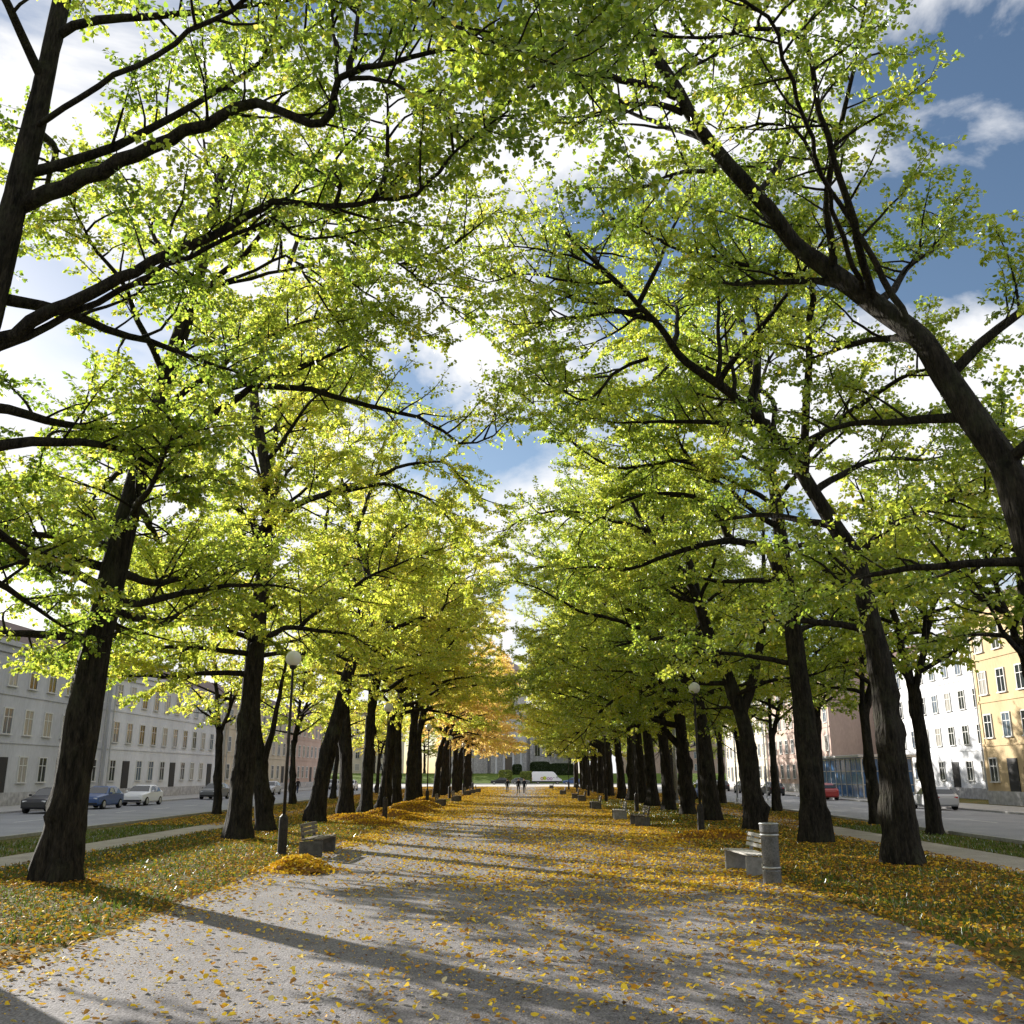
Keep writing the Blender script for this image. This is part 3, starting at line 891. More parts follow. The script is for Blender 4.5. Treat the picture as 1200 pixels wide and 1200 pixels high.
print("leaf faces in meshes:", TOTAL[0])

ORD = ["zeroth", "first", "second", "third", "fourth", "fifth", "sixth", "seventh", "eighth", "ninth", "tenth", "eleventh", "twelfth", "thirteenth", "fourteenth", "fifteenth",
       "sixteenth", "seventeenth", "eighteenth", "nineteenth", "twentieth", "twenty-first", "twenty-second", "twenty-third", "twenty-fourth", "twenty-fifth"]
g = np.random.default_rng(77)
left_y = [53.5, 60, 75, 81.5, 90, 98, 106, 114, 122, 130, 138, 146, 154, 162, 170]
for i, y in enumerate(left_y):
    src = (MID[i % 2] if y < 95 else FAR[0])
    sh = 0.32 + 0.002 * (y - 50) + g.normal(0, 0.03)
    k = i + 6 if y < 66 else i + 7
    lab = f"green-yellow linden, {ORD[k]} trunk along the left row counted from the camera"
    sc = 1.0
    if 97 < y < 165:
        sh, sc = 0.70 + g.normal(0, 0.04), 0.86
        lab = f"small golden-orange linden, {ORD[k]} trunk along the left row counted from the camera"
    plant(src, (-9.4 + (0.9 if 97 < y < 165 else 0) + g.normal(0, 0.15), y, 0), g.normal(0, 0.35), sc * g.uniform(0.95, 1.05), sh, lab, GL)
right_y = [49.6, 64, 71.5, 78, 86, 93, 104, 111, 118, 126, 134, 142, 150, 158, 167]
for i, y in enumerate(right_y):
    src = (MID[2 + i % 2] if y < 95 else FAR[1 + i % 2])
    sh = 0.22 + 0.0012 * (y - 50) + g.normal(0, 0.03)
    k = 5 if i == 0 else i + 6
    plant(src, (9.4 + g.normal(0, 0.15), y, 0), math.pi + g.normal(0, 0.35), g.uniform(0.95, 1.06), sh,
          f"green linden, {ORD[k]} trunk along the right row counted from the camera", GR)
for i, y in enumerate([-7, -15, -24]):  # rows carried on unseen behind the camera, added to darken the ambient light
    plant(MID[i % 2], (-9.6, y, 0), g.normal(0, 0.35), 1.0, 0.2, f"linden behind the camera on the left side, {ORD[i + 1]} going back", GL)
    plant(MID[2 + i % 2], (9.6, y + 1, 0), math.pi + g.normal(0, 0.35), 1.0, 0.18, f"linden behind the camera on the right side, {ORD[i + 1]} going back", GR)
GOL, GOR = "slim trees along the kerb of the left street", "slim trees along the kerb of the right street"
for i, y in enumerate([57, 75.6, 92, 120]):
    plant(SLIM[i % 2], (-17.6 + g.normal(0, 0.15), y, 0), g.uniform(0, 6.28), g.uniform(0.92, 1.1), 0.36 + g.normal(0, 0.03),
          f"slim linden by the left street kerb, {ORD[i + 1]} of that outer row from the camera", GOL)
for i, y in enumerate([31, 39, 46, 54, 62, 70, 78, 90, 106, 124, 144, 166]):
    plant(SLIM[(i + 1) % 2], (16.0 + g.normal(0, 0.15), y, 0), g.uniform(0, 6.28), g.uniform(1.05, 1.25), 0.20 + g.normal(0, 0.03),
          f"slim linden by the right street kerb, {ORD[i + 1]} of that outer row from the camera", GOR)
bk = [(-52, 258, 0.4), (-38, 252, 0.5), (-26, 262, 0.34), (-17, 246, 0.55), (12, 250, 0.3), (20, 246, 0.32), (30, 256, 0.25), (42, 250, 0.34), (56, 260, 0.28), (-70, 262, 0.3), (72, 262, 0.3)]
bl = ["far left of the church on the lawn, second outward", "left of the church, third tree out", "left of the church, second tree out", "on the lawn close to the left corner of the church",
      "behind the white van", "right of the white van, first tree on the lawn", "right of the white van, second tree on the lawn", "right of the white van, third tree on the lawn",
      "right of the white van, fourth tree on the lawn", "far left of the church on the lawn, outermost", "right of the white van, outermost tree on the lawn"]
for i, (x, y, sh) in enumerate(bk):
    plant(FAR[i % 3], (x, y, 2.3), g.uniform(0, 6.28), 0.62 if abs(x) < 25 else 0.85, sh, "distant rounded tree " + bl[i], "trees on the lawn beyond the cross road")

# ------------------------------------------------------------------ fallen leaves, piles, grass
def leaf_quads(c, size, g, tilt=0.35, fine=False):
    n = len(c)
    az = g.uniform(0, 6.283, n)
    ax = np.stack([np.cos(az), np.sin(az), g.normal(0, tilt, n)], 1)
    ax /= np.linalg.norm(ax, axis=1)[:, None]
    nr = np.stack([g.normal(0, tilt, n), g.normal(0, tilt, n), np.ones(n)], 1)
    nr -= ax * (nr * ax).sum(1)[:, None]
    nr /= np.linalg.norm(nr, axis=1)[:, None]
    w = np.cross(ax, nr)
    S = (size * g.uniform(0.5, 1.35, n))[:, None]
    cur = g.uniform(0.0, 0.3, n)[:, None]
    if fine:
        pr = [(0, -.5, 0), (.40, -.28, 1), (.36, .22, .8), (0, .62, -.3), (-.36, .22, .8), (-.40, -.28, 1)]
        V = np.stack([c + w * (a * S) + ax * (b * S) + nr * (h * cur * S) for a, b, h in pr], 1).reshape(-1, 3)
        i = np.arange(n)[:, None] * 6
        return V, np.concatenate([i + np.array([[0, 1, 2, 3]]), i + np.array([[0, 3, 4, 5]])], 1).reshape(-1, 4)
    pr = [(0, -.55, 0), (.42, -.05, 1), (0, .6, 0), (-.42, -.05, 1)]
    V = np.stack([c + w * (a * S) + ax * (b * S) + nr * (h * cur * S) for a, b, h in pr], 1).reshape(-1, 3)
    return V, np.arange(n)[:, None] * 4 + np.arange(4)[None]

def patchy(x, y, g):
    return 0.55 + 0.45 * np.sin(x * 1.3 + 1.7 * np.sin(y * 0.45)) * np.sin(y * 0.8 + 1.2 * np.sin(x * 0.9))

g = np.random.default_rng(9)
PTS, SZ = [], []
def scatter(x0, x1, y0, y1, dens, size, z=0.022, patch=True, fx=None):
    n = g.poisson((x1 - x0) * (y1 - y0) * dens)
    x = g.uniform(x0, x1, n)
    y = g.uniform(y0, y1, n)
    p = np.ones(n)
    if patch:
        p *= 0.35 + 0.65 * patchy(x, y, g)
    if fx is not None:
        p *= fx(x, y)
    k = g.random(n) < p
    c = np.stack([x[k], y[k], np.full(k.sum(), z) + g.uniform(0, 0.02, k.sum())], 1)
    PTS.append(c)
    SZ.append(np.full(len(c), size))
edge = lambda x, y: 0.14 + 0.86 * np.clip((x + 4.5) / 9.5, 0, 1) ** 1.3 + 0.5 * np.clip((-4.9 - x) / 1.0, 0, 1)
scatter(PL, PR, 5, 20, 105, 0.068, fx=edge)
scatter(PL, PR, 20, 32, 190, 0.07, fx=lambda x, y: np.clip(0.16 + 0.84 * np.clip((x + 4) / 8.5, 0, 1) + 0.5 * np.clip((-5.2 - x), 0, 1), 0, 1))
scatter(PL, PR, 32, 50, 190, 0.085, fx=lambda x, y: np.clip(0.12 + 0.75 * np.clip((x + 2) / 7.5, 0, 1) ** 1.4 + 0.6 * np.clip((-4.2 - x) / 1.5, 0, 1), 0, 1))
scatter(PL, PR, 50, 95, 170, 0.09, fx=lambda x, y: np.clip(0.14 + 0.04 * np.abs(x + 0.6 * np.sin(y * 0.5)) ** 1.7, 0, 1))
scatter(PL, PR, 95, 145, 75, 0.12, fx=lambda x, y: np.clip(0.04 + 0.035 * np.abs(x) ** 1.8, 0, 1))
scatter(PL, PR, 145, PEND, 22, 0.13, fx=lambda x, y: np.clip(0.03 + 0.035 * np.abs(x) ** 1.9, 0, 1))
scatter(PL, PR, 5, 24, 90, 0.022, z=0.012)
V1, Q1 = leaf_quads(np.vstack(PTS), np.concatenate(SZ), g, 0.3, True)
n1 = len(Q1) // 2
tint = np.clip(g.normal(0.55, 0.22, n1), 0, 1)
tint[g.random(n1) < 0.12] = 0.2
tag(link("fallen_leaves", np_mesh("fallen_leaves", V1, Q1, FALLEN, np.repeat(tint, 2))), "yellow and orange fallen leaves strewn over the path", "fallen leaves", kind='stuff')
PTS, SZ = [], []
scatter(-13, PL, 12, 45, 150, 0.075, z=0.03, fx=lambda x, y: np.clip(1.0 - 0.10 * (PL - x), 0.25, 1))
scatter(PR, 12, 12, 45, 150, 0.078, z=0.03)
for bx, by in ((-10, 21.8), (-10.1, 35.5), (-10.3, 40.3), (-10, 48.5), (9.8, 26), (9.9, 34), (9.8, 41.5), (9.4, 49.6)):     # drifts round the trunks
    scatter(bx - 1.5, bx + 1.5, by - 1.5, by + 1.5, 260, 0.085, z=0.035, patch=False, fx=lambda x, y: np.clip(1.35 - np.hypot(x - bx, y - by), 0, 1))
scatter(-18, PL, 45, 110, 90, 0.09, z=0.03)
scatter(PR, 16.5, 45, 110, 75, 0.085, z=0.03)
scatter(-18, PL, 110, PEND, 22, 0.13, z=0.03)
scatter(PR, 16.5, 110, PEND, 22, 0.13, z=0.03)
V1, Q1 = leaf_quads(np.vstack(PTS), np.concatenate(SZ), g, 0.35)
n1 = len(Q1)
tint = np.clip(g.normal(0.36, 0.2, n1), 0, 0.8)
tint[g.random(n1) < 0.25] = 0.1
tag(link("verge_leaves", np_mesh("verge_leaves", V1, Q1, FALLEN, tint)), "brown and yellow fallen leaves on the grass verges", "fallen leaves", kind='stuff')
print("ground leaves", n1)

# grass blades on the nearer verges
n = 90000
x = np.where(g.random(n) < 0.5, g.uniform(-17.5, PL - 0.15, n), g.uniform(PR + 0.15, 16.2, n))
y = 14 + 76 * g.random(n) ** 1.3
keep = ~(((x > 11.6) & (x < 13.9)) | ((x < -12.9) & (x > -14.6)))
x, y = x[keep], y[keep]
n = len(x)
az = g.uniform(0, 6.28, n)
h = g.uniform(0.04, 0.11, n)
wd = 0.010 + 0.0003 * y
c = np.stack([x, y, np.zeros(n)], 1)
s1 = np.stack([np.cos(az) * wd, np.sin(az) * wd, np.zeros(n)], 1)
tipv = np.stack([g.normal(0, 0.03, n), g.normal(0, 0.03, n), h], 1)
V = np.stack([c - s1, c + s1, c + s1 * 0.2 + tipv, c - s1 * 0.2 + tipv], 1).reshape(-1, 3)
tag(link("grass", np_mesh("grass", V, np.arange(n * 4).reshape(-1, 4), GRASSBLADE, g.random(n))), "short green grass on the verges between the leaves", "grass", kind='stuff')

def leaf_pile(label, x, y, lx, ly, h, rz, n, seed, light=0.5):
    """A raked heap: a lumpy mound with loose leaves all over it."""
    g = np.random.default_rng(seed)
    m = 22
    a = np.linspace(-1.15, 1.15, m)
    X, Y = np.meshgrid(a, a)
    ph = g.uniform(0, 6, 4)
    def hz(X, Y):
        r = np.sqrt(X ** 2 + Y ** 2) * (1 + 0.14 * np.sin(3 * np.arctan2(Y, X) + ph[0]) + 0.09 * np.sin(5 * np.arctan2(Y, X) + ph[1]))
        z = np.clip(1 - r ** 2, -0.05, 1)
        return z * (0.72 + 0.28 * np.sin(3.1 * X + ph[2]) * np.sin(2.3 * Y + ph[3]))
    V = np.stack([X.ravel() * lx, Y.ravel() * ly, hz(X, Y).ravel() * h], 1)
    i, j = np.meshgrid(np.arange(m - 1), np.arange(m - 1), indexing='ij')
    Q = np.stack([i * m + j, i * m + j + 1, (i + 1) * m + j + 1, (i + 1) * m + j], -1).reshape(-1, 4)
    px, py = g.normal(0, 0.52, n), g.normal(0, 0.52, n)
    pz = np.clip(hz(px, py), 0, 1) * h
    c = np.stack([px * lx, py * ly, pz + g.uniform(0.0, 0.05, n) + 0.02], 1)
    V2, Q2 = leaf_quads(c, np.full(n, 0.085), g, 0.7)
    tint = np.concatenate([np.full(len(Q), 0.15), np.clip(g.normal(light, 0.2, n), 0, 1)])
    me = np_mesh("leaf_pile", np.vstack([V, V2]), np.vstack([Q, Q2 + len(V)]), FALLEN, tint)
    o = link("leaf_pile", me)
    o.location = (x, y, 0.004)
    o.rotation_euler = (0, 0, rz)
    return tag(o, label, "leaf pile", "raked heaps of fallen leaves")

p = gnd(352, 1021)
leaf_pile("golden heap of raked leaves on the path in front of the first left bench", p[0], p[1], 0.72, 0.85, 0.42, 0.5, 1500, 1, 0.55)
p = gnd(842, 984)
leaf_pile("long low heap of brown leaves between the first right lamp and first right bench", p[0], p[1], 1.45, 0.75, 0.42, 0.15, 1500, 2, 0.42)
piles = [(418, 962, 2.0, 0.8, .4), (437, 967, 1.4, .6, .32), (462, 958, 1.8, .7, .55), (476, 952, 1.9, .75, .6), (488, 947.5, 2.0, .8, .6), (498, 944, 2.0, .9, .6), (486, 962, 1.1, .7, .28)]
pl = ["right beside the fifth left tree", "at the path edge before the second left lamp", "right beside the second left lamp", "second ridge beyond the second left lamp", "third ridge beyond the second left lamp",
      "last ridge beyond the second left lamp", "low and small, on the path by the second left lamp"]
for i, (px, py, lx, ly, h) in enumerate(piles):
    p = gnd(px, py)
    leaf_pile("raked ridge of yellow-brown leaves, " + pl[i], p[0], p[1], lx, ly, h, -0.35, 1300, 20 + i, 0.5)

# ------------------------------------------------------------------ benches
add_moss(PATHM, (0.235, 0.22, 0.222))
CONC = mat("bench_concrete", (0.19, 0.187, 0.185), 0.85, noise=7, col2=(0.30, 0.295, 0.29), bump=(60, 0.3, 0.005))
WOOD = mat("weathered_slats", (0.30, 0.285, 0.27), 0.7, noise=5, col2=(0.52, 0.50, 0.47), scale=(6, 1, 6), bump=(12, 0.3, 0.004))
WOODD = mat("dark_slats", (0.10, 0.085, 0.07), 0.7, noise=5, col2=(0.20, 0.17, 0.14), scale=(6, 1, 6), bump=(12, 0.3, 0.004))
IRON = mat("black_iron", (0.018, 0.017, 0.017), 0.55, metal=0.4, noise=12, col2=(0.05, 0.045, 0.04))
GALV = mat("galvanised_steel", (0.33, 0.34, 0.35), 0.45, metal=0.75, noise=10, col2=(0.5, 0.51, 0.52))
GLOBE = mat("opal_globe", (0.80, 0.80, 0.74), 0.25, spec=0.5)

def make_bench(wood, conc):
    """Faces +X; long axis Y. Concrete end panels, slatted seat, a leaning slatted back."""
    r = empty("park_bench")
    for s in (-1, 1):
        y = s * 0.88
        gg = Geo().prism([(-0.33, 0.0), (0.33, 0.0), (0.33, 0.43), (-0.33, 0.40)], 'y', y - 0.045, y + 0.045)
        gg.build("end_panel", conc, r, bevel=0.012)
        gg = Geo().prism([(-0.30, 0.405), (-0.22, 0.405), (-0.32, 0.86), (-0.385, 0.86)], 'y', y * 0.80 - 0.035, y * 0.80 + 0.035)
        gg.build("back_post", conc, r, bevel=0.008)
    gg = Geo()
    for k in range(5):
        x0 = -0.27 + k * 0.124
        z = 0.418 + 0.0045 * k + 0.012
        gg.box(x0, x0 + 0.094, -0.95, 0.95, z, z + 0.042)
    gg.build("seat", wood, r, bevel=0.008)
    gg = Geo()
    for k in range(3):
        z = 0.56 + k * 0.112
        x = -0.222 - (z - 0.405) * 0.22
        gg.prism([(x, z), (x + 0.035, z + 0.004), (x + 0.015, z + 0.086), (x - 0.020, z + 0.082)], 'y', -0.95, 0.95)
    gg.build("backrest", wood, r, bevel=0.006)
    return r

GB = "benches along the path"
b0 = make_bench(WOOD, CONC)
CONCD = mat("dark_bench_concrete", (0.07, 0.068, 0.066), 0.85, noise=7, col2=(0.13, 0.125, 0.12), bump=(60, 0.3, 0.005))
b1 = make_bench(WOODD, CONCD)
spots = []
p = gnd(366, 1004)
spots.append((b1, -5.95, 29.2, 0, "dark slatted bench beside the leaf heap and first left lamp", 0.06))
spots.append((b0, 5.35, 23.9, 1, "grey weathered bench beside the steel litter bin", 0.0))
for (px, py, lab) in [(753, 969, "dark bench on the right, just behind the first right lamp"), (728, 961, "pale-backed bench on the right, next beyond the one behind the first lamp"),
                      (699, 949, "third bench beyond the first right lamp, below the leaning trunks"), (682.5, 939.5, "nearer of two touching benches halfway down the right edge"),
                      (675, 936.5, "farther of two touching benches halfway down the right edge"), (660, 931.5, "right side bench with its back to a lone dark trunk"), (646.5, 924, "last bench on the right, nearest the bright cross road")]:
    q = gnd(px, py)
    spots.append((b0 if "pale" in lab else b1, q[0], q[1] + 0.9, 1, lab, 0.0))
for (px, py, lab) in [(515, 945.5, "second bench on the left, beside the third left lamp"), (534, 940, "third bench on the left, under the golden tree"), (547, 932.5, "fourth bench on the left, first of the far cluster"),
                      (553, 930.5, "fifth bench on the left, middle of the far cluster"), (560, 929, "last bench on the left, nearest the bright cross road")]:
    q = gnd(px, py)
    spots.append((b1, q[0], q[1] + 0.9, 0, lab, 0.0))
used = set()
for proto, x, y, side, lab, dz in spots:
    if proto.name in used:
        o = copy_tree(proto)
    else:
        o = proto
        used.add(proto.name)
    o.location = (x, y, 0.01)
    o.rotation_euler = (0, 0, math.pi * side + random.uniform(-0.05, 0.05) + (0.10 if lab.startswith("grey weathered") else 0))
    tag(o, lab, "bench", GB)

# ------------------------------------------------------------------ lamps
def make_lamp():
    r = empty("street_lamp")
    Geo().lathe([(0.165, 0), (0.165, 0.06), (0.135, 0.09), (0.13, 0.98), (0.12, 1.06), (0.06, 1.12), (0.05, 1.14)], 16).build("base", IRON, r, bevel=0.004)
    Geo().lathe([(0.048, 1.10), (0.045, 3.0), (0.036, 5.25), (0.036, 5.28)], 12).build("pole", IRON, r, smooth=True)
    Geo().lathe([(0.04, 5.27), (0.10, 5.30), (0.115, 5.36), (0.09, 5.40)], 16).build("fitting", IRON, r)
    prof = [(0.235 * math.sin(a), 5.60 - 0.235 * math.cos(a)) for a in [R(25 + 155 * k / 14) for k in range(14)]] + [(0.004, 5.835)]
    Geo().lathe(prof, 20).build("globe", GLOBE, r, smooth=True)
    return r
lamp = make_lamp()
LP = [(*gnd(330, 1003)[:2], "black globe lamp post left of the first left bench"), (*gnd(822, 977.5)[:2], "black globe lamp post before the right row, its white globe clear of leaves"),
      (-7.0, 50.7, "second globe lamp post on the left, beside the raked leaf ridges"), (7.0, 61, "second globe lamp post on the right, beside two benches"),
      (-6.9, 72, "third globe lamp post on the left, beside the second left bench"), (7.0, 83, "third globe lamp post on the right side"), (-6.9, 94, "fourth globe lamp post on the left side"),
      (7.0, 105, "fourth globe lamp post on the right side"), (-6.9, 116, "fifth globe lamp post on the left, under golden trees"), (7.0, 127, "fifth globe lamp post on the right side"),
      (-6.9, 138, "last globe lamp post on the left side"), (7.0, 149, "last globe lamp post on the right side")]
for i, (x, y, lab) in enumerate(LP):
    o = lamp if i == 0 else copy_tree(lamp)
    o.location = (x, y, 0.005)
    o.rotation_euler = (0, 0, random.uniform(0, 6))
    tag(o, lab, "street lamp", "globe lamps along the path")

# ------------------------------------------------------------------ litter bin
q = gnd(902, 1037)
bn = empty("litter_bin", (q[0] + 0.10, q[1] + 0.15, 0.008))
BINM = mat("grey_bin_paint", (0.10, 0.102, 0.106), 0.42, metal=0.45, noise=3, col2=(0.18, 0.183, 0.19), speck=(30, 0.3))
Geo().lathe([(0.195, 0), (0.195, 0.26), (0.182, 0.28), (0.184, 0.98), (0.19, 1.02), (0.20, 1.05), (0.20, 1.20), (0.185, 1.215), (0.175, 1.215), (0.17, 1.05), (0.02, 0.9)], 32).build("body", BINM, bn, smooth=False, bevel=0.004)
for z in (0.30, 0.96):
    Geo().lathe([(0.18, z), (0.200, z + 0.004), (0.204, z + 0.024), (0.200, z + 0.044), (0.18, z + 0.048)], 32).build("band", GALV, bn, smooth=True)
Geo().lathe([(0.201, 1.195), (0.209, 1.205), (0.209, 1.222), (0.196, 1.23), (0.18, 1.23), (0.179, 1.21)], 32).build("rim", GALV, bn, smooth=True)
Geo().box(-0.205, -0.178, -0.03, 0.03, 0.34, 0.40).build("lock", GALV, bn, bevel=0.004)
tag(bn, "grey cylindrical steel litter bin with bands, in front of the nearest right bench", "litter bin")

# ------------------------------------------------------------------ people
CLOTH = {k: mat(k, c, 0.9, noise=20, col2=[min(1, v * 1.5) for v in c]) for k, c in (("black_coat", (0.012, 0.012, 0.014)), ("navy_coat", (0.014, 0.018, 0.035)), ("charcoal_trousers", (0.02, 0.02, 0.022)), ("denim", (0.03, 0.045, 0.08)),
                                                                                  ("brown_hair", (0.04, 0.022, 0.012)), ("dark_shoes", (0.01, 0.01, 0.01)))}
SKIN = mat("skin", (0.55, 0.34, 0.25), 0.55)

def make_person(label, loc, rz, h, coat, legs, stride=0.24, swing=0.2, bag=False):
    """One continuous skinned body in mid-stride, facing +Y before rotation; hair is a child."""
    s = h / 1.75
    J = [((0, 0, .95), .145), ((0, .01, 1.12), .135), ((0, .015, 1.32), .165), ((0, .01, 1.46), .085), ((0, .02, 1.54), .055), ((0, .035, 1.62), .088), ((0, .035, 1.70), .085)]
    E = [(0, 1), (1, 2), (2, 3), (3, 4), (4, 5), (5, 6)]
    for sx in (-1, 1):
        b = len(J)
        f = sx * stride
        J += [((sx * .095, 0, .88), .105), ((sx * .10, f * .55 + .03, .50), .068), ((sx * .10, f - (.06 if f < 0 else 0), .09), .045), ((sx * .11, f + .12, .045), .042)]
        E += [(0, b), (b, b + 1), (b + 1, b + 2), (b + 2, b + 3)]
        b = len(J)
        a = -sx * swing
        J += [((sx * .19, .01, 1.40), .068), ((sx * .245, a * .4 - .02, 1.14), .052), ((sx * .25, a + .06, .90), .038), ((sx * .245, a + .09, .80), .034)]
        E += [(2, b), (b, b + 1), (b + 1, b + 2), (b + 2, b + 3)]
    me = bpy.data.meshes.new("tmp")
    me.from_pydata([tuple(c * s for c in j[0]) for j in J], E, [])
    o = bpy.data.objects.new("tmp", me)
    COL.objects.link(o)
    md = o.modifiers.new("skin", 'SKIN')
    sv = me.skin_vertices[0].data
    for i, j in enumerate(J):
        sv[i].radius = (j[1] * s, j[1] * s)
    sv[0].use_root = True
    ss = o.modifiers.new("sub", 'SUBSURF')
    ss.levels = ss.render_levels = 2
    dg = bpy.context.evaluated_depsgraph_get()
    m2 = bpy.data.meshes.new_from_object(o.evaluated_get(dg))
    bpy.data.objects.remove(o)
    m2.name = "person"
    for m in (CLOTH[coat], CLOTH[legs], SKIN, CLOTH["dark_shoes"]):
        m2.materials.append(m)
    for p in m2.polygons:
        z = p.center.z / s
        arm = abs(p.center.x) / s > 0.17
        p.material_index = 2 if (z > 1.50 or (arm and z < 0.84)) else (3 if z < 0.09 else (1 if z < 0.82 and not arm else 0))
        p.use_smooth = True
    body = link("person", m2)
    body.location = loc
    body.rotation_euler = (0, 0, rz)
    tag(body, label, "person")
    # hair cap
    vs = [(0.095 * s * math.sin(a) * math.cos(b), (0.025 + 0.10 * math.sin(a) * math.sin(b)) * s, (1.665 + 0.105 * math.cos(a)) * s) for a in [0.02, .4, .8, 1.2, 1.55] for b in [2 * math.pi * i / 12 for i in range(12)]]
    fs = [(j * 12 + i, j * 12 + (i + 1) % 12, (j + 1) * 12 + (i + 1) % 12, (j + 1) * 12 + i) for j in range(4) for i in range(12)]
    Geo().add(vs, fs).build("hair", CLOTH["brown_hair"], body, smooth=True)
    # nose and ears
    return body

q = gnd(594.5, 928.8)
make_person("person in dark clothes walking alone, left of the pair on the path", (q[0], q[1], 0.012), 0.1, 1.62, "black_coat", "charcoal_trousers", 0.14)
q = gnd(607.5, 930)
make_person("broader person in a black coat, left one of the pair walking on the path", (q[0], q[1], 0.012), -0.1, 1.74, "black_coat", "charcoal_trousers", 0.16)
q = gnd(614.3, 930)
make_person("slimmer person in a navy coat, right one of the pair walking on the path", (q[0], q[1], 0.012), 0.1, 1.74, "navy_coat", "charcoal_trousers", 0.2)
q = gnd(348.5, 930)
make_person("person in black walking on the left street beyond the first left lamp", (q[0], q[1], 0.012), 0.6, 1.7, "black_coat", "denim", 0.22)
q = gnd(470.5, 926)
make_person("person in navy coat on the left street, seen between two trunks", (-21.5, 172, 0.012), 2.6, 1.7, "navy_coat", "denim", 0.22)

# ------------------------------------------------------------------ vehicles
GLASS = mat("dark_glass", (0.02, 0.025, 0.03), 0.08, spec=0.6)
TYRE = mat("tyre_rubber", (0.015, 0.015, 0.015), 0.9)
RIM = mat("alloy_rim", (0.45, 0.46, 0.47), 0.35, metal=0.8)
TRIM = mat("black_trim", (0.02, 0.02, 0.022), 0.6)
HEADL = mat("headlight_glass", (0.7, 0.72, 0.74), 0.15, spec=0.7)
TAILL = mat("tail_light_glass", (0.35, 0.015, 0.015), 0.2, spec=0.6)
PAINT = {k: mat(k + "_paint", c, 0.28, spec=0.5) for k, c in (("white", (0.75, 0.76, 0.78)), ("black", (0.02, 0.02, 0.024)), ("blue", (0.05, 0.10, 0.25)), ("silver", (0.45, 0.46, 0.48)), ("grey", (0.14, 0.145, 0.15)), ("red", (0.28, 0.03, 0.03)))}

def loft(st, off=0.0):
    """st: (x, zbottom, zbelt, zroof, wbelt, wroof). Rounded car cross-sections along X."""
    V, Fc = [], []
    for x, zb, zt, zr, wb, wr in st:
        sec = [(wb * 0.86, zb), (wb * 0.98, zb + 0.10), (wb, (zb + zt) * 0.52), (wb * 0.985, zt), (wr, zr - 0.05), (wr * 0.8, zr)]
        ring = [(x, y + off, z) for y, z in sec] + [(x, -y - off, z) for y, z in reversed(sec)]
        V += ring
    m = 12
    for j in range(len(st) - 1):
        for i in range(m):
            Fc.append((j * m + i, j * m + (i + 1) % m, (j + 1) * m + (i + 1) % m, (j + 1) * m + i))
    Fc += [tuple(range(m - 1, -1, -1)), tuple(range((len(st) - 1) * m, len(st) * m))]
    return V, Fc

def wheels(r, xs, rad, w):
    for x in xs:
        for s in (-1, 1):
            y = s * w
            wh = Geo().tube((x, y - 0.11, rad), (x, y + 0.11, rad), rad, n=24).build("wheel", TYRE, r, bevel=0.02)
            Geo().tube((x, y + s * 0.112, rad), (x, y + s * 0.125, rad), rad * 0.64, rad * 0.55, n=18).build("rim", RIM, wh)

def make_car(paint):
    r = empty("parked_car")
    st = [(-2.1, .34, .62, .66, .66, .60), (-2.0, .26, .78, .82, .80, .70), (-1.3, .22, .86, .92, .87, .78), (-0.85, .22, .90, .98, .88, .80), (-0.2, .22, .92, 1.40, .88, .64), (0.2, .22, .93, 1.46, .88, .66),
          (0.95, .22, .94, 1.44, .88, .64), (1.45, .22, .94, 1.28, .87, .62), (1.9, .24, .92, .98, .84, .70), (2.08, .30, .86, .90, .76, .66), (2.14, .36, .7, .74, .70, .62)]
    V, Fc = loft(st)
    Geo().add(V, Fc).build("body", PAINT[paint], r, bevel=0.02)
    for s in (-1, 1):
        gl = Geo()
        gl.add([(-0.62, s * .876, .95), (0.28, s * .885, .97), (0.24, s * .70, 1.37), (-0.16, s * .70, 1.35)], [(0, 1, 2, 3)])
        gl.build("side_window", GLASS, r)
        Geo().add([(0.36, s * .885, .97), (1.35, s * .872, .98), (1.22, s * .69, 1.31), (0.34, s * .70, 1.38)], [(0, 1, 2, 3)]).build("side_window", GLASS, r)
    Geo().add([(-0.83, -.74, 1.0), (-0.83, .74, 1.0), (-0.24, .58, 1.39), (-0.24, -.58, 1.39)], [(0, 1, 2, 3)]).build("windscreen", GLASS, r)
    Geo().add([(1.86, -.66, 1.03), (1.86, .66, 1.03), (1.48, .56, 1.29), (1.48, -.56, 1.29)], [(0, 1, 2, 3)]).build("rear_window", GLASS, r)
    for s in (-1, 1):
        Geo().box(-2.075, -1.98, s * .56 - .13, s * .56 + .13, .60, .73).build("headlight", HEADL, r, bevel=0.02)
        Geo().box(2.04, 2.125, s * .58 - .12, s * .58 + .12, .68, .84).build("tail_light", TAILL, r, bevel=0.02)
        Geo().box(-0.72, -0.58, s * .98 - .08, s * .98 + .05, .96, 1.08).build("mirror", PAINT[paint], r, bevel=0.02)
    Geo().box(-2.15, -2.02, -.72, .72, .30, .42).build("bumper", TRIM, r, bevel=0.03)
    wheels(r, (-1.32, 1.30), 0.31, 0.78)
    return r

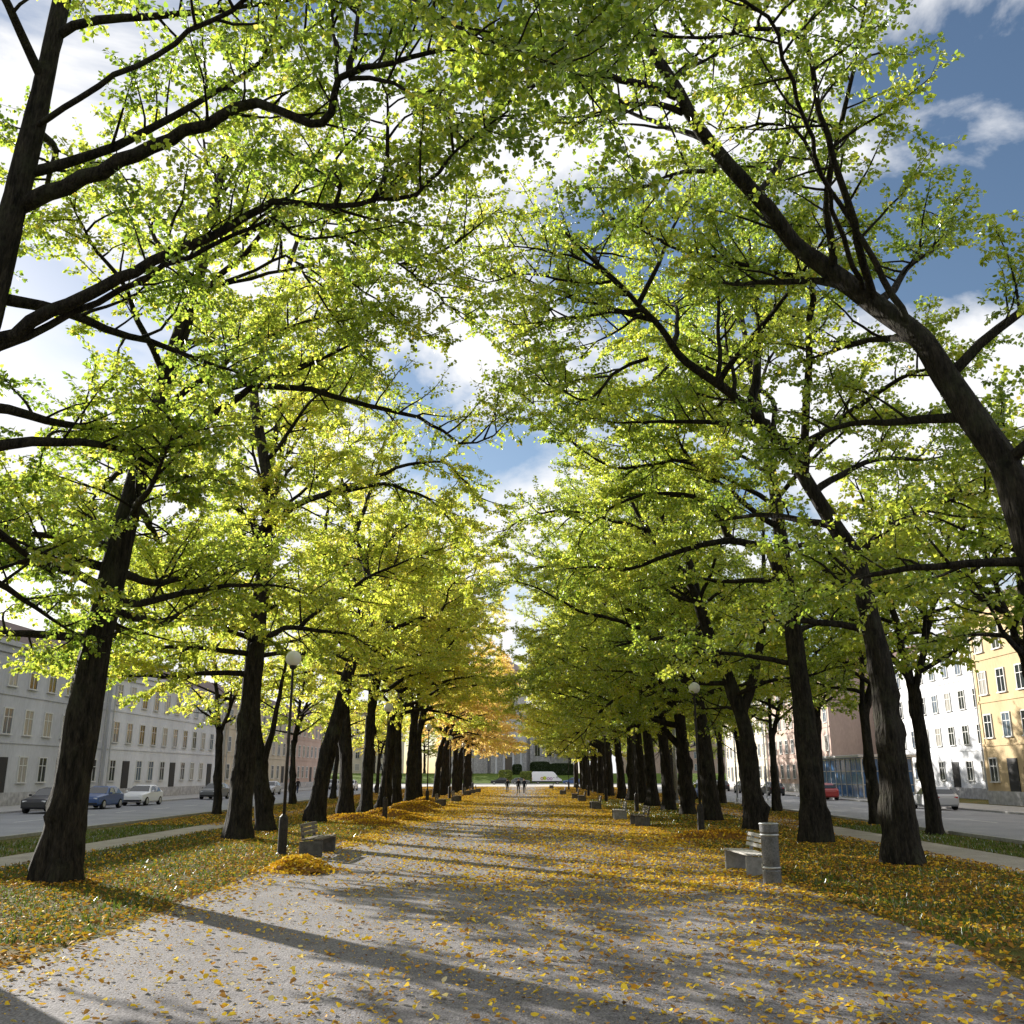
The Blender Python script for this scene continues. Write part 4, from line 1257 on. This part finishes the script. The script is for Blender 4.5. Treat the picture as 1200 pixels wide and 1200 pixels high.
def make_van():
    r = empty("delivery_van")
    w = 1.02
    prof = [(-3.4, .42), (3.05, .42), (3.32, .50), (3.38, .86), (3.28, 1.12), (2.62, 1.42), (1.86, 2.38), (1.55, 2.68), (1.2, 2.78), (-3.1, 2.78), (-3.36, 2.68), (-3.42, 2.4)]
    V = []
    for y, sc in ((-w, 0), (-w + .10, 1), (w - .10, 1), (w, 0)):
        for x, z in prof:
            V.append((x if sc else x * 0.992, y * (1.0 if z < 1.5 else 0.95), z if sc or z < 2 else z - 0.09))
    m = len(prof)
    Fc = [(j * m + i, j * m + (i + 1) % m, (j + 1) * m + (i + 1) % m, (j + 1) * m + i) for j in range(3) for i in range(m)]
    Fc += [tuple(range(m - 1, -1, -1)), tuple(range(3 * m, 4 * m))]
    Geo().add(V, Fc).build("body", PAINT["white"], r, bevel=0.03)
    Geo().box(-3.43, 3.36, -w - .012, w + .012, .40, .72).build("sill_band", TRIM, r, bevel=0.02)
    for s in (-1, 1):
        yy = s * (w * 0.985)
        Geo().add([(1.35, yy * 1.012, 1.45), (2.42, yy * 1.012, 1.45), (1.80, yy * .972, 2.25), (1.35, yy * .972, 2.25)], [(0, 1, 2, 3)]).build("side_window", GLASS, r)
        Geo().box(2.2, 2.36, s * 1.17 - .08, s * 1.17 + .08, 1.35, 1.75).build("mirror", TRIM, r, bevel=0.03)
        Geo().box(3.18, 3.36, s * .76 - .14, s * .76 + .14, .84, 1.10).build("headlight", HEADL, r, bevel=0.03)
        Geo().box(-3.46, -3.40, s * .88 - .08, s * .88 + .08, 1.0, 1.5).build("tail_light", TAILL, r, bevel=0.01)
    Geo().add([(2.60, -.86, 1.47), (2.60, .86, 1.47), (1.92, .80, 2.33), (1.92, -.80, 2.33)], [(0, 1, 2, 3)]).build("windscreen", GLASS, r)
    # blurred row of coloured round marks on the side that faces the path
    lg = empty("logo")
    lg.parent = r
    LM = {"lime": mat("lime_mark", (0.45, 0.50, 0.05), 0.5), "orange": mat("orange_mark", (0.55, 0.28, 0.12), 0.5), "mauve": mat("mauve_mark", (0.42, 0.26, 0.42), 0.5)}
    def ring(x, z, ro, ri, m):
        vs, fs = [], []
        k = 20
        for i in range(k):
            a = 2 * math.pi * i / k
            vs += [(x + ro * math.cos(a), -w - .022, z + ro * math.sin(a)), (x + ri * math.cos(a), -w - .022, z + ri * math.sin(a)), (x + ro * math.cos(a), -w + .02, z + ro * math.sin(a)), (x + ri * math.cos(a), -w + .02, z + ri * math.sin(a))]
        for i in range(k):
            a, b = i * 4, ((i + 1) % k) * 4
            fs += [(a, b, b + 1, a + 1), (a, a + 2, b + 2, b)]
        Geo().add(vs, fs).build("emblem", m, lg)
    ring(-1.15, 1.25, .36, .17, LM["orange"])
    ring(-0.55, 1.35, .42, .02, LM["lime"])
    ring(0.25, 1.22, .34, .17, LM["mauve"])
    ring(0.92, 1.22, .34, .17, LM["mauve"])
    wheels(r, (-2.05, 2.35), 0.36, 0.88)
    return r
van = make_van()
vx = (gnd(641, 917.5)[0] / gnd(641, 917.5)[1]) * 226
van.location = (vx, 226, 0.014)
tag(van, "white high-roof van with a colourful emblem on its side, on the cross road", "van")
CARS = {}
cars = [("black", at(586, 910, 222)[0], 222, 0, "black parked car on the cross road, left of the people"), ("grey", at(608, 910, 224)[0] + 0.4, 224, math.pi, "dark grey parked car on the cross road, behind the people"),
        ("blue", at(664, 910, 222)[0] + 1.2, 222, 0, "blue parked car right in front of the white van's bonnet"),
        ("white", -24.4, 140, math.pi / 2, "white car on the left street, seen between the left trunks"), ("silver", -28.6, 112, math.pi / 2, "silver car parked on the left street, farther kerb, nearer one"),
        ("silver", -28.7, 150, math.pi / 2, "silver car parked at the far end of the left street"), ("blue", at(822, 912, 92)[0], 92, -math.pi / 2, "blue car on the right street, behind the round sign"),
        ("black", 27.2, 108, -math.pi / 2, "black car parked on the right street, just beyond the glass pavilion"), ("grey", 27.2, 122, -math.pi / 2, "grey car parked on the right street, far kerb, second"),
        ("black", 27.2, 136, -math.pi / 2, "black car parked on the right street, far kerb, third"), ("white", 27.1, 150, -math.pi / 2, "white car parked on the right street, far kerb, last"),
        ("red", 27.2, 90, -math.pi / 2, "dark red car parked on the right street beside the glass pavilion"), ("black", -28.6, 60, math.pi / 2, "black car parked on the left street, nearest the camera"), ("blue", -28.6, 67, math.pi / 2, "blue car parked on the left street, second from the camera"), ("white", -28.6, 74.5, math.pi / 2, "white car parked on the left street, third from the camera"),
        ("silver", 27.2, 66, -math.pi / 2, "silver car parked on the right street, nearest the camera"), ("grey", -28.6, 92, math.pi / 2, "grey car parked on the left street beside the first pale building")]
for paint, x, y, rz, lab in cars:
    if paint in CARS:
        o = copy_tree(CARS[paint])
    else:
        o = CARS[paint] = make_car(paint)
    o.location = (x, y, 0.012)
    o.rotation_euler = (0, 0, rz)
    tag(o, lab, "car", "cars parked and driving on the streets")

# ------------------------------------------------------------------ street furniture on the right
SIGNB = mat("blue_sign_face", (0.03, 0.09, 0.42), 0.4)
SIGNW = mat("white_sign_mark", (0.8, 0.8, 0.8), 0.5)
def steel_pole(px, Y, h, r, label):
    o = empty("steel_pole", (at(px, 915, Y)[0], Y, 0.0))
    Geo().lathe([(r * 1.7, 0), (r * 1.7, 0.25), (r, 0.32)], 14).build("base", GALV, o)
    Geo().lathe([(r, 0.30), (r * 0.8, h)], 12).build("shaft", GALV, o, smooth=True)
    Geo().lathe([(r * 0.85, h - 0.01), (r * 1.1, h + 0.03), (r * 0.3, h + 0.12)], 12).build("cap", GALV, o)
    return tag(o, label, "pole", "steel poles along the right street")
steel_pole(792, 78, 6.5, 0.16, "thick grey steel pole between the third and fourth right trunks")
steel_pole(863, 84, 6.0, 0.07, "slender pale pole left of the lumpy right trunk")
steel_pole(898, 88, 6.0, 0.06, "slender pale pole at the glass pavilion, right of the lumpy trunk")
sg = empty("traffic_sign", (at(824.5, 915, 80)[0], 80, 0.0))
Geo().lathe([(0.04, 0), (0.04, 3.3)], 10).build("post", GALV, sg, smooth=True)
Geo().tube((0, -0.075, 2.85), (0, -0.045, 2.85), 0.33, n=28).build("face", SIGNB, sg, bevel=0.004)
Geo().add([(-.05, -.078, 2.62), (.05, -.078, 2.62), (.05, -.078, 2.92), (.15, -.078, 2.92), (0, -.078, 3.1), (-.15, -.078, 2.92), (-.05, -.078, 2.92)], [tuple(range(7))]).build("arrow", SIGNW, sg)
tag(sg, "round blue traffic sign on a post beside the right street", "traffic sign")

# ------------------------------------------------------------------ hedges in front of the church
DARKLEAF = leaf_mat("dark_hedge_leaf", [(0.0, (0.02, 0.04, 0.012)), (1.0, (0.06, 0.085, 0.022))], trans=0.15, tmul=1.2, use_obj=False)
def hedge(px0, px1, Y, h, label, seed, z=0.15, m=None, group="clipped bushes before the church"):
    g = np.random.default_rng(seed)
    x0, x1 = at(px0, 910, Y)[0], at(px1, 910, Y)[0]
    cx, hw = (x0 + x1) / 2, (x1 - x0) / 2
    n = 6000 if hw < 1.6 else 15000
    p = g.uniform(-1, 1, (n, 3))
    k = g.integers(0, 3, n)
    p[np.arange(n), k] = np.sign(p[np.arange(n), k]) * (1 - np.abs(g.normal(0, 0.10, n)))
    p = p / (np.abs(p) ** 5).sum(1)[:, None] ** 0.2 * 1.05
    c = p * np.array([hw, 1.1, h / 2]) + np.array([0, 0, h / 2])
    ax = g.normal(0, 1, (n, 3))
    ax /= np.linalg.norm(ax, axis=1)[:, None]
    V, Q = leaf_quads(c, np.full(n, 0.26), g, 0.9)
    root = empty("clipped_hedge", (cx, Y, z))
    link("foliage", np_mesh("foliage", V, Q, m or HEDGELEAF, g.random(n)), root)
    gg = Geo()
    for dx in (-0.5, 0, 0.5):
        gg.tube((dx * hw, 0, -0.1), (dx * hw * 1.2, 0, h * 0.8), 0.05, 0.02, 6)
    gg.build("stem", BARK, root)
    return tag(root, label, "hedge", group)
hedge(585, 599.5, 234, 2.9, "square clipped pale green bush before the church steps, left one", 1)
hedge(610, 624, 233, 2.6, "rounded clipped bright green bush just left of the white van", 2)

hedge(601, 611, 246, 2.6, "dark hedge between the two pale clipped bushes, farther back", 3, 1.9, DARKLEAF, "dark hedges against the church wall")
hedge(622, 644, 246, 3.2, "dark hedge right behind the rear half of the white van", 4, 1.9, DARKLEAF, "dark hedges against the church wall")
hedge(645, 672, 245, 2.8, "dark hedge behind the bonnet of the white van", 5, 1.9, DARKLEAF, "dark hedges against the church wall")
# ------------------------------------------------------------------ buildings
STONE = mat("grey_granite", (0.36, 0.355, 0.365), 0.85, noise=1.5, col2=(0.46, 0.45, 0.455), bump=(8, 0.4, 0.03), speck=(3, 0.2))  # lightened colour stands in for distance haze over the church
BRICKP = mat("pink_brick", (0.40, 0.28, 0.24), 0.85, noise=1.5, col2=(0.48, 0.36, 0.31))
ROOFC = mat("weathered_tile_roof", (0.24, 0.19, 0.17), 0.8, noise=2, col2=(0.32, 0.26, 0.24))
ROOFR = mat("dark_tin_roof", (0.10, 0.06, 0.05), 0.6, noise=2, col2=(0.16, 0.10, 0.08))
WFRAME = mat("window_frame_paint", (0.6, 0.6, 0.58), 0.6)
PLASTER = {k: mat(k + "_plaster", [v * 0.8 for v in c], 0.9, noise=0.35, col2=[min(1, v * 1.12) for v in c], scale=(1, 1, 0.35), bump=(20, 0.2, 0.01), speck=(6, 0.08), lo=0.25, hi=0.7) for k, c in
           (("pale_grey", (0.50, 0.51, 0.54)), ("cream", (0.56, 0.50, 0.40)), ("white", (0.64, 0.65, 0.68)), ("ochre", (0.50, 0.38, 0.22)), ("rose", (0.48, 0.36, 0.31)))}

CURTAIN = mat("curtained_pane", (0.20, 0.19, 0.17), 0.25, noise=3, col2=(0.42, 0.40, 0.36), scale=(9, 9, 0.4), spec=0.5)
SKYPANE = mat("sky_tinted_pane", (0.10, 0.13, 0.17), 0.06, spec=0.8)  # bluish base colour stands in for sky reflected in the glass
def window_meshes(w, h):
    f = Geo()
    f.box(-w / 2 - .08, -w / 2, -.06, .05, 0, h).box(w / 2, w / 2 + .08, -.06, .05, 0, h).box(-w / 2 - .08, w / 2 + .08, -.06, .05, h, h + .09)
    f.box(-w / 2 - .14, w / 2 + .14, -.14, .05, -.09, 0).box(-.03, .03, -.04, .02, 0, h).box(-w / 2, -.031, -.04, .02, h * .66, h * .66 + .05).box(.031, w / 2, -.04, .02, h * .66, h * .66 + .05)
    p = Geo().box(-w / 2, w / 2, -.015, .01, 0.001, h - .001)
    return f.build("window", WFRAME, mesh_only=True), p.build("pane", GLASS, mesh_only=True), p.build("pane", CURTAIN, mesh_only=True), p.build("pane", SKYPANE, mesh_only=True)
WIN = window_meshes(1.1, 1.7)
TALLWIN = window_meshes(1.3, 4.2)
def add_window(parent, ms, loc, rz):
    o = link("window", ms[0], parent)
    o.location = loc
    o.rotation_euler = (0, 0, rz)
    link("pane", ms[random.choice((1, 1, 2, 3))], o)

def street_building(label, x, y0, y1, floors, plaster, side):
    """Facade on the plane X = x; side +1: facade looks towards +X."""
    H = 1.0 + floors * 3.3
    Ln = y1 - y0
    r = empty("street_building", (x, (y0 + y1) / 2, 0.1), 0 if side > 0 else math.pi)
    D = 12
    h2 = Ln / 2
    pm = PLASTER[plaster]
    Geo().box(-D, 0, -h2, h2, 0.9, H).build("wall", pm, r)
    Geo().box(-D - .05, 0.08, -h2 - .03, h2 + .03, -0.1, 0.898).build("plinth", STONE, r)
    Geo().box(-D - .3, 0.32, -h2 - .1, h2 + .1, H + .002, H + .35).box(-D, .14, -h2 - .03, h2 + .03, H - .5, H - .002).build("cornice", pm, r, bevel=0.03)
    Geo().prism([(-D - .2, H + .352), (0.2, H + .352), (-2.2, H + 2.2), (-D + 2.0, H + 2.2)], 'y', -h2 + .05, h2 - .05).build("roof", ROOFR, r)
    n = int(Ln // 2.9)
    for f in range(floors):
        for k in range(n):
            yk = -h2 + (k + 0.5) * Ln / n
            if f == 0 and k % 4 == 1:
                d = Geo().box(-.02, 0.06, yk - .75, yk + .75, 0.9, 3.3)
                d.build("door", TRIM, r, bevel=0.01)
                continue
            add_window(r, WIN, (0.03, yk, 1.6 + f * 3.3), math.pi / 2)
    for yk in (-h2 + 0.25, h2 - 0.25):
        Geo().tube((0.20, yk, 0.95), (0.20, yk, H - 0.55), 0.06, n=8).build("downpipe", GALV, r)
    for f in range(1, floors):
        Geo().box(0.0, 0.07, -h2 + .02, h2 - .02, 0.95 + f * 3.3, 1.12 + f * 3.3).build("string_course", pm, r)
    return tag(r, label, "building", "street houses on both sides of the avenue")
street_building("pale grey four-storey house on the left street, nearest the camera", -36.2, 52, 84, 3, "pale_grey", 1)
street_building("white plastered house on the left street, next after the pale grey one", -36.2, 85, 118, 3, "white", 1)
street_building("cream house on the left street, third along", -36.2, 119, 150, 3, "cream", 1)
street_building("rose plastered house at the far end of the left street", -36.2, 151, 176, 3, "rose", 1)
street_building("ochre house on the right street, nearest the camera", 36.5, 40, 78, 4, "ochre", -1)
street_building("white house on the right street behind the glass pavilion", 42.5, 80, 114, 4, "white", -1)
street_building("rose plastered house on the right street, third along", 36.5, 116, 146, 4, "rose", -1)
street_building("cream house at the far end of the right street", 36.5, 147, 176, 4, "cream", -1)

# glass pavilion on the right pavement
gp = empty("glass_pavilion", (33.2, 96, 0.116))
PGLASS = mat("blue_glass", (0.05, 0.12, 0.26), 0.08, spec=0.7)
Geo().box(-2.3, 2.3, -6, 6, 0.0, 3.6).build("glass_wall", PGLASS, gp)
f = Geo()
for k in range(9):
    y = -6 + k * 1.5
    f.box(-2.36, -2.30, y - .05, y + .05, 0, 3.6)
for z in (0.05, 1.2, 2.4, 3.5):
    f.box(-2.345, -2.301, -6.05, 6.05, z - .035, z + .035)
for k in range(4):
    x = -2.3 + k * 1.53
    f.box(x - .05, x + .05, -6.06, -6.0, 0, 3.6)
for z in (0.05, 1.2, 2.4, 3.5):
    f.box(-2.35, 2.35, -6.045, -6.001, z - .035, z + .035)
f.build("frame", GALV, gp)
Geo().box(-2.7, 2.7, -6.4, 6.4, 3.602, 3.85).build("roof", GALV, gp, bevel=0.03)
tag(gp, "low blue glass pavilion with a metal grid, beyond the right street", "pavilion")

# church at the end of the avenue
ch = empty("stone_church", (-3.5, 258, 2.3))
Geo().box(-17, 17, 0, 34, -0.5, 11).build("wall", STONE, ch, bevel=0.05)
Geo().prism([(-17.6, 11.002), (17.6, 11.002), (0, 19)], 'y', -0.3, 34.3).build("roof", ROOFC, ch)
Geo().prism([(-14, 11.0), (14, 11.0), (0, 17.2)], 'y', -0.6, -0.31).build("gable", STONE, ch)
Geo().box(-4.6, 4.6, -4.0, 4.5, -0.5, 21).build("tower", STONE, ch, bevel=0.05)
Geo().box(-4.9, 4.9, -4.3, 4.8, 21.002, 21.8).build("cornice", STONE, ch, bevel=0.1)
Geo().box(-4.3, 4.3, -3.7, 4.2, 21.802, 26.5).build("belfry", BRICKP, ch, bevel=0.05)
Geo().add([(-4.7, -4.1, 26.502), (4.7, -4.1, 26.502), (4.7, 4.6, 26.502), (-4.7, 4.6, 26.502), (0, .25, 29.5)], [(0, 1, 4), (1, 2, 4), (2, 3, 4), (3, 0, 4), (3, 2, 1, 0)]).build("spire", ROOFC, ch)
for x in (-1.5, 1.5):
    add_window(ch, TALLWIN, (x, -4.04, 13.5), 0)
    add_window(ch, WIN, (x, -3.74, 23.2), 0)
for x in (-14, -10.5, -7.5, 7.5, 10.5, 14):
    add_window(ch, TALLWIN, (x, -0.04, 4.5), 0)
for x in (-16.4, -12.2, -6.0, 6.0, 12.2, 16.4):
    Geo().box(x - .45, x + .45, -.9, -.002, -0.5, 9.5).build("buttress", STONE, ch, bevel=0.05)
for x in (-3.2, -1.2, 1.2, 3.2):
    Geo().lathe([(.38, -0.4), (.38, 0), (.30, .1), (.27, 6.2), (.36, 6.4), (.36, 6.6)], 14, (x, -5.2, 0)).build("column", PLASTER["pale_grey"], ch, smooth=True)
Geo().box(-4.4, 4.4, -5.8, -4.002, 6.602, 7.4).build("porch_roof", STONE, ch, bevel=0.05)
Geo().box(-1.3, 1.3, -4.08, -3.98, 0.0, 4.2).build("door", WOODD, ch, bevel=0.02)
tag(ch, "grey granite church with a square tower, closing the avenue at the far end", "church")
# far blocks beyond the church sides
def far_block(label, x, y, w, H, plaster):
    r = empty("apartment_block", (x, y, 2.3))
    Geo().box(-w / 2, w / 2, 0, 14, -0.5, H).build("wall", PLASTER[plaster], r)
    Geo().prism([(-0.4, H + .002), (14.4, H + .002), (11, H + 2.5), (3, H + 2.5)], 'x', -w / 2 - .3, w / 2 + .3).build("roof", ROOFR, r)
    n = int(w // 3.2)
    for f in range(int(H // 3.4)):
        for k in range(n):
            add_window(r, WIN, (-w / 2 + (k + .5) * w / n, -0.03, 1.0 + f * 3.4), 0)
    return tag(r, label, "building", "far blocks behind the lawn")
far_block("cream block beyond the lawn, left of the church", -58, 285, 44, 17, "cream")
far_block("rose block beyond the lawn, right of the church", 52, 285, 46, 17, "rose")
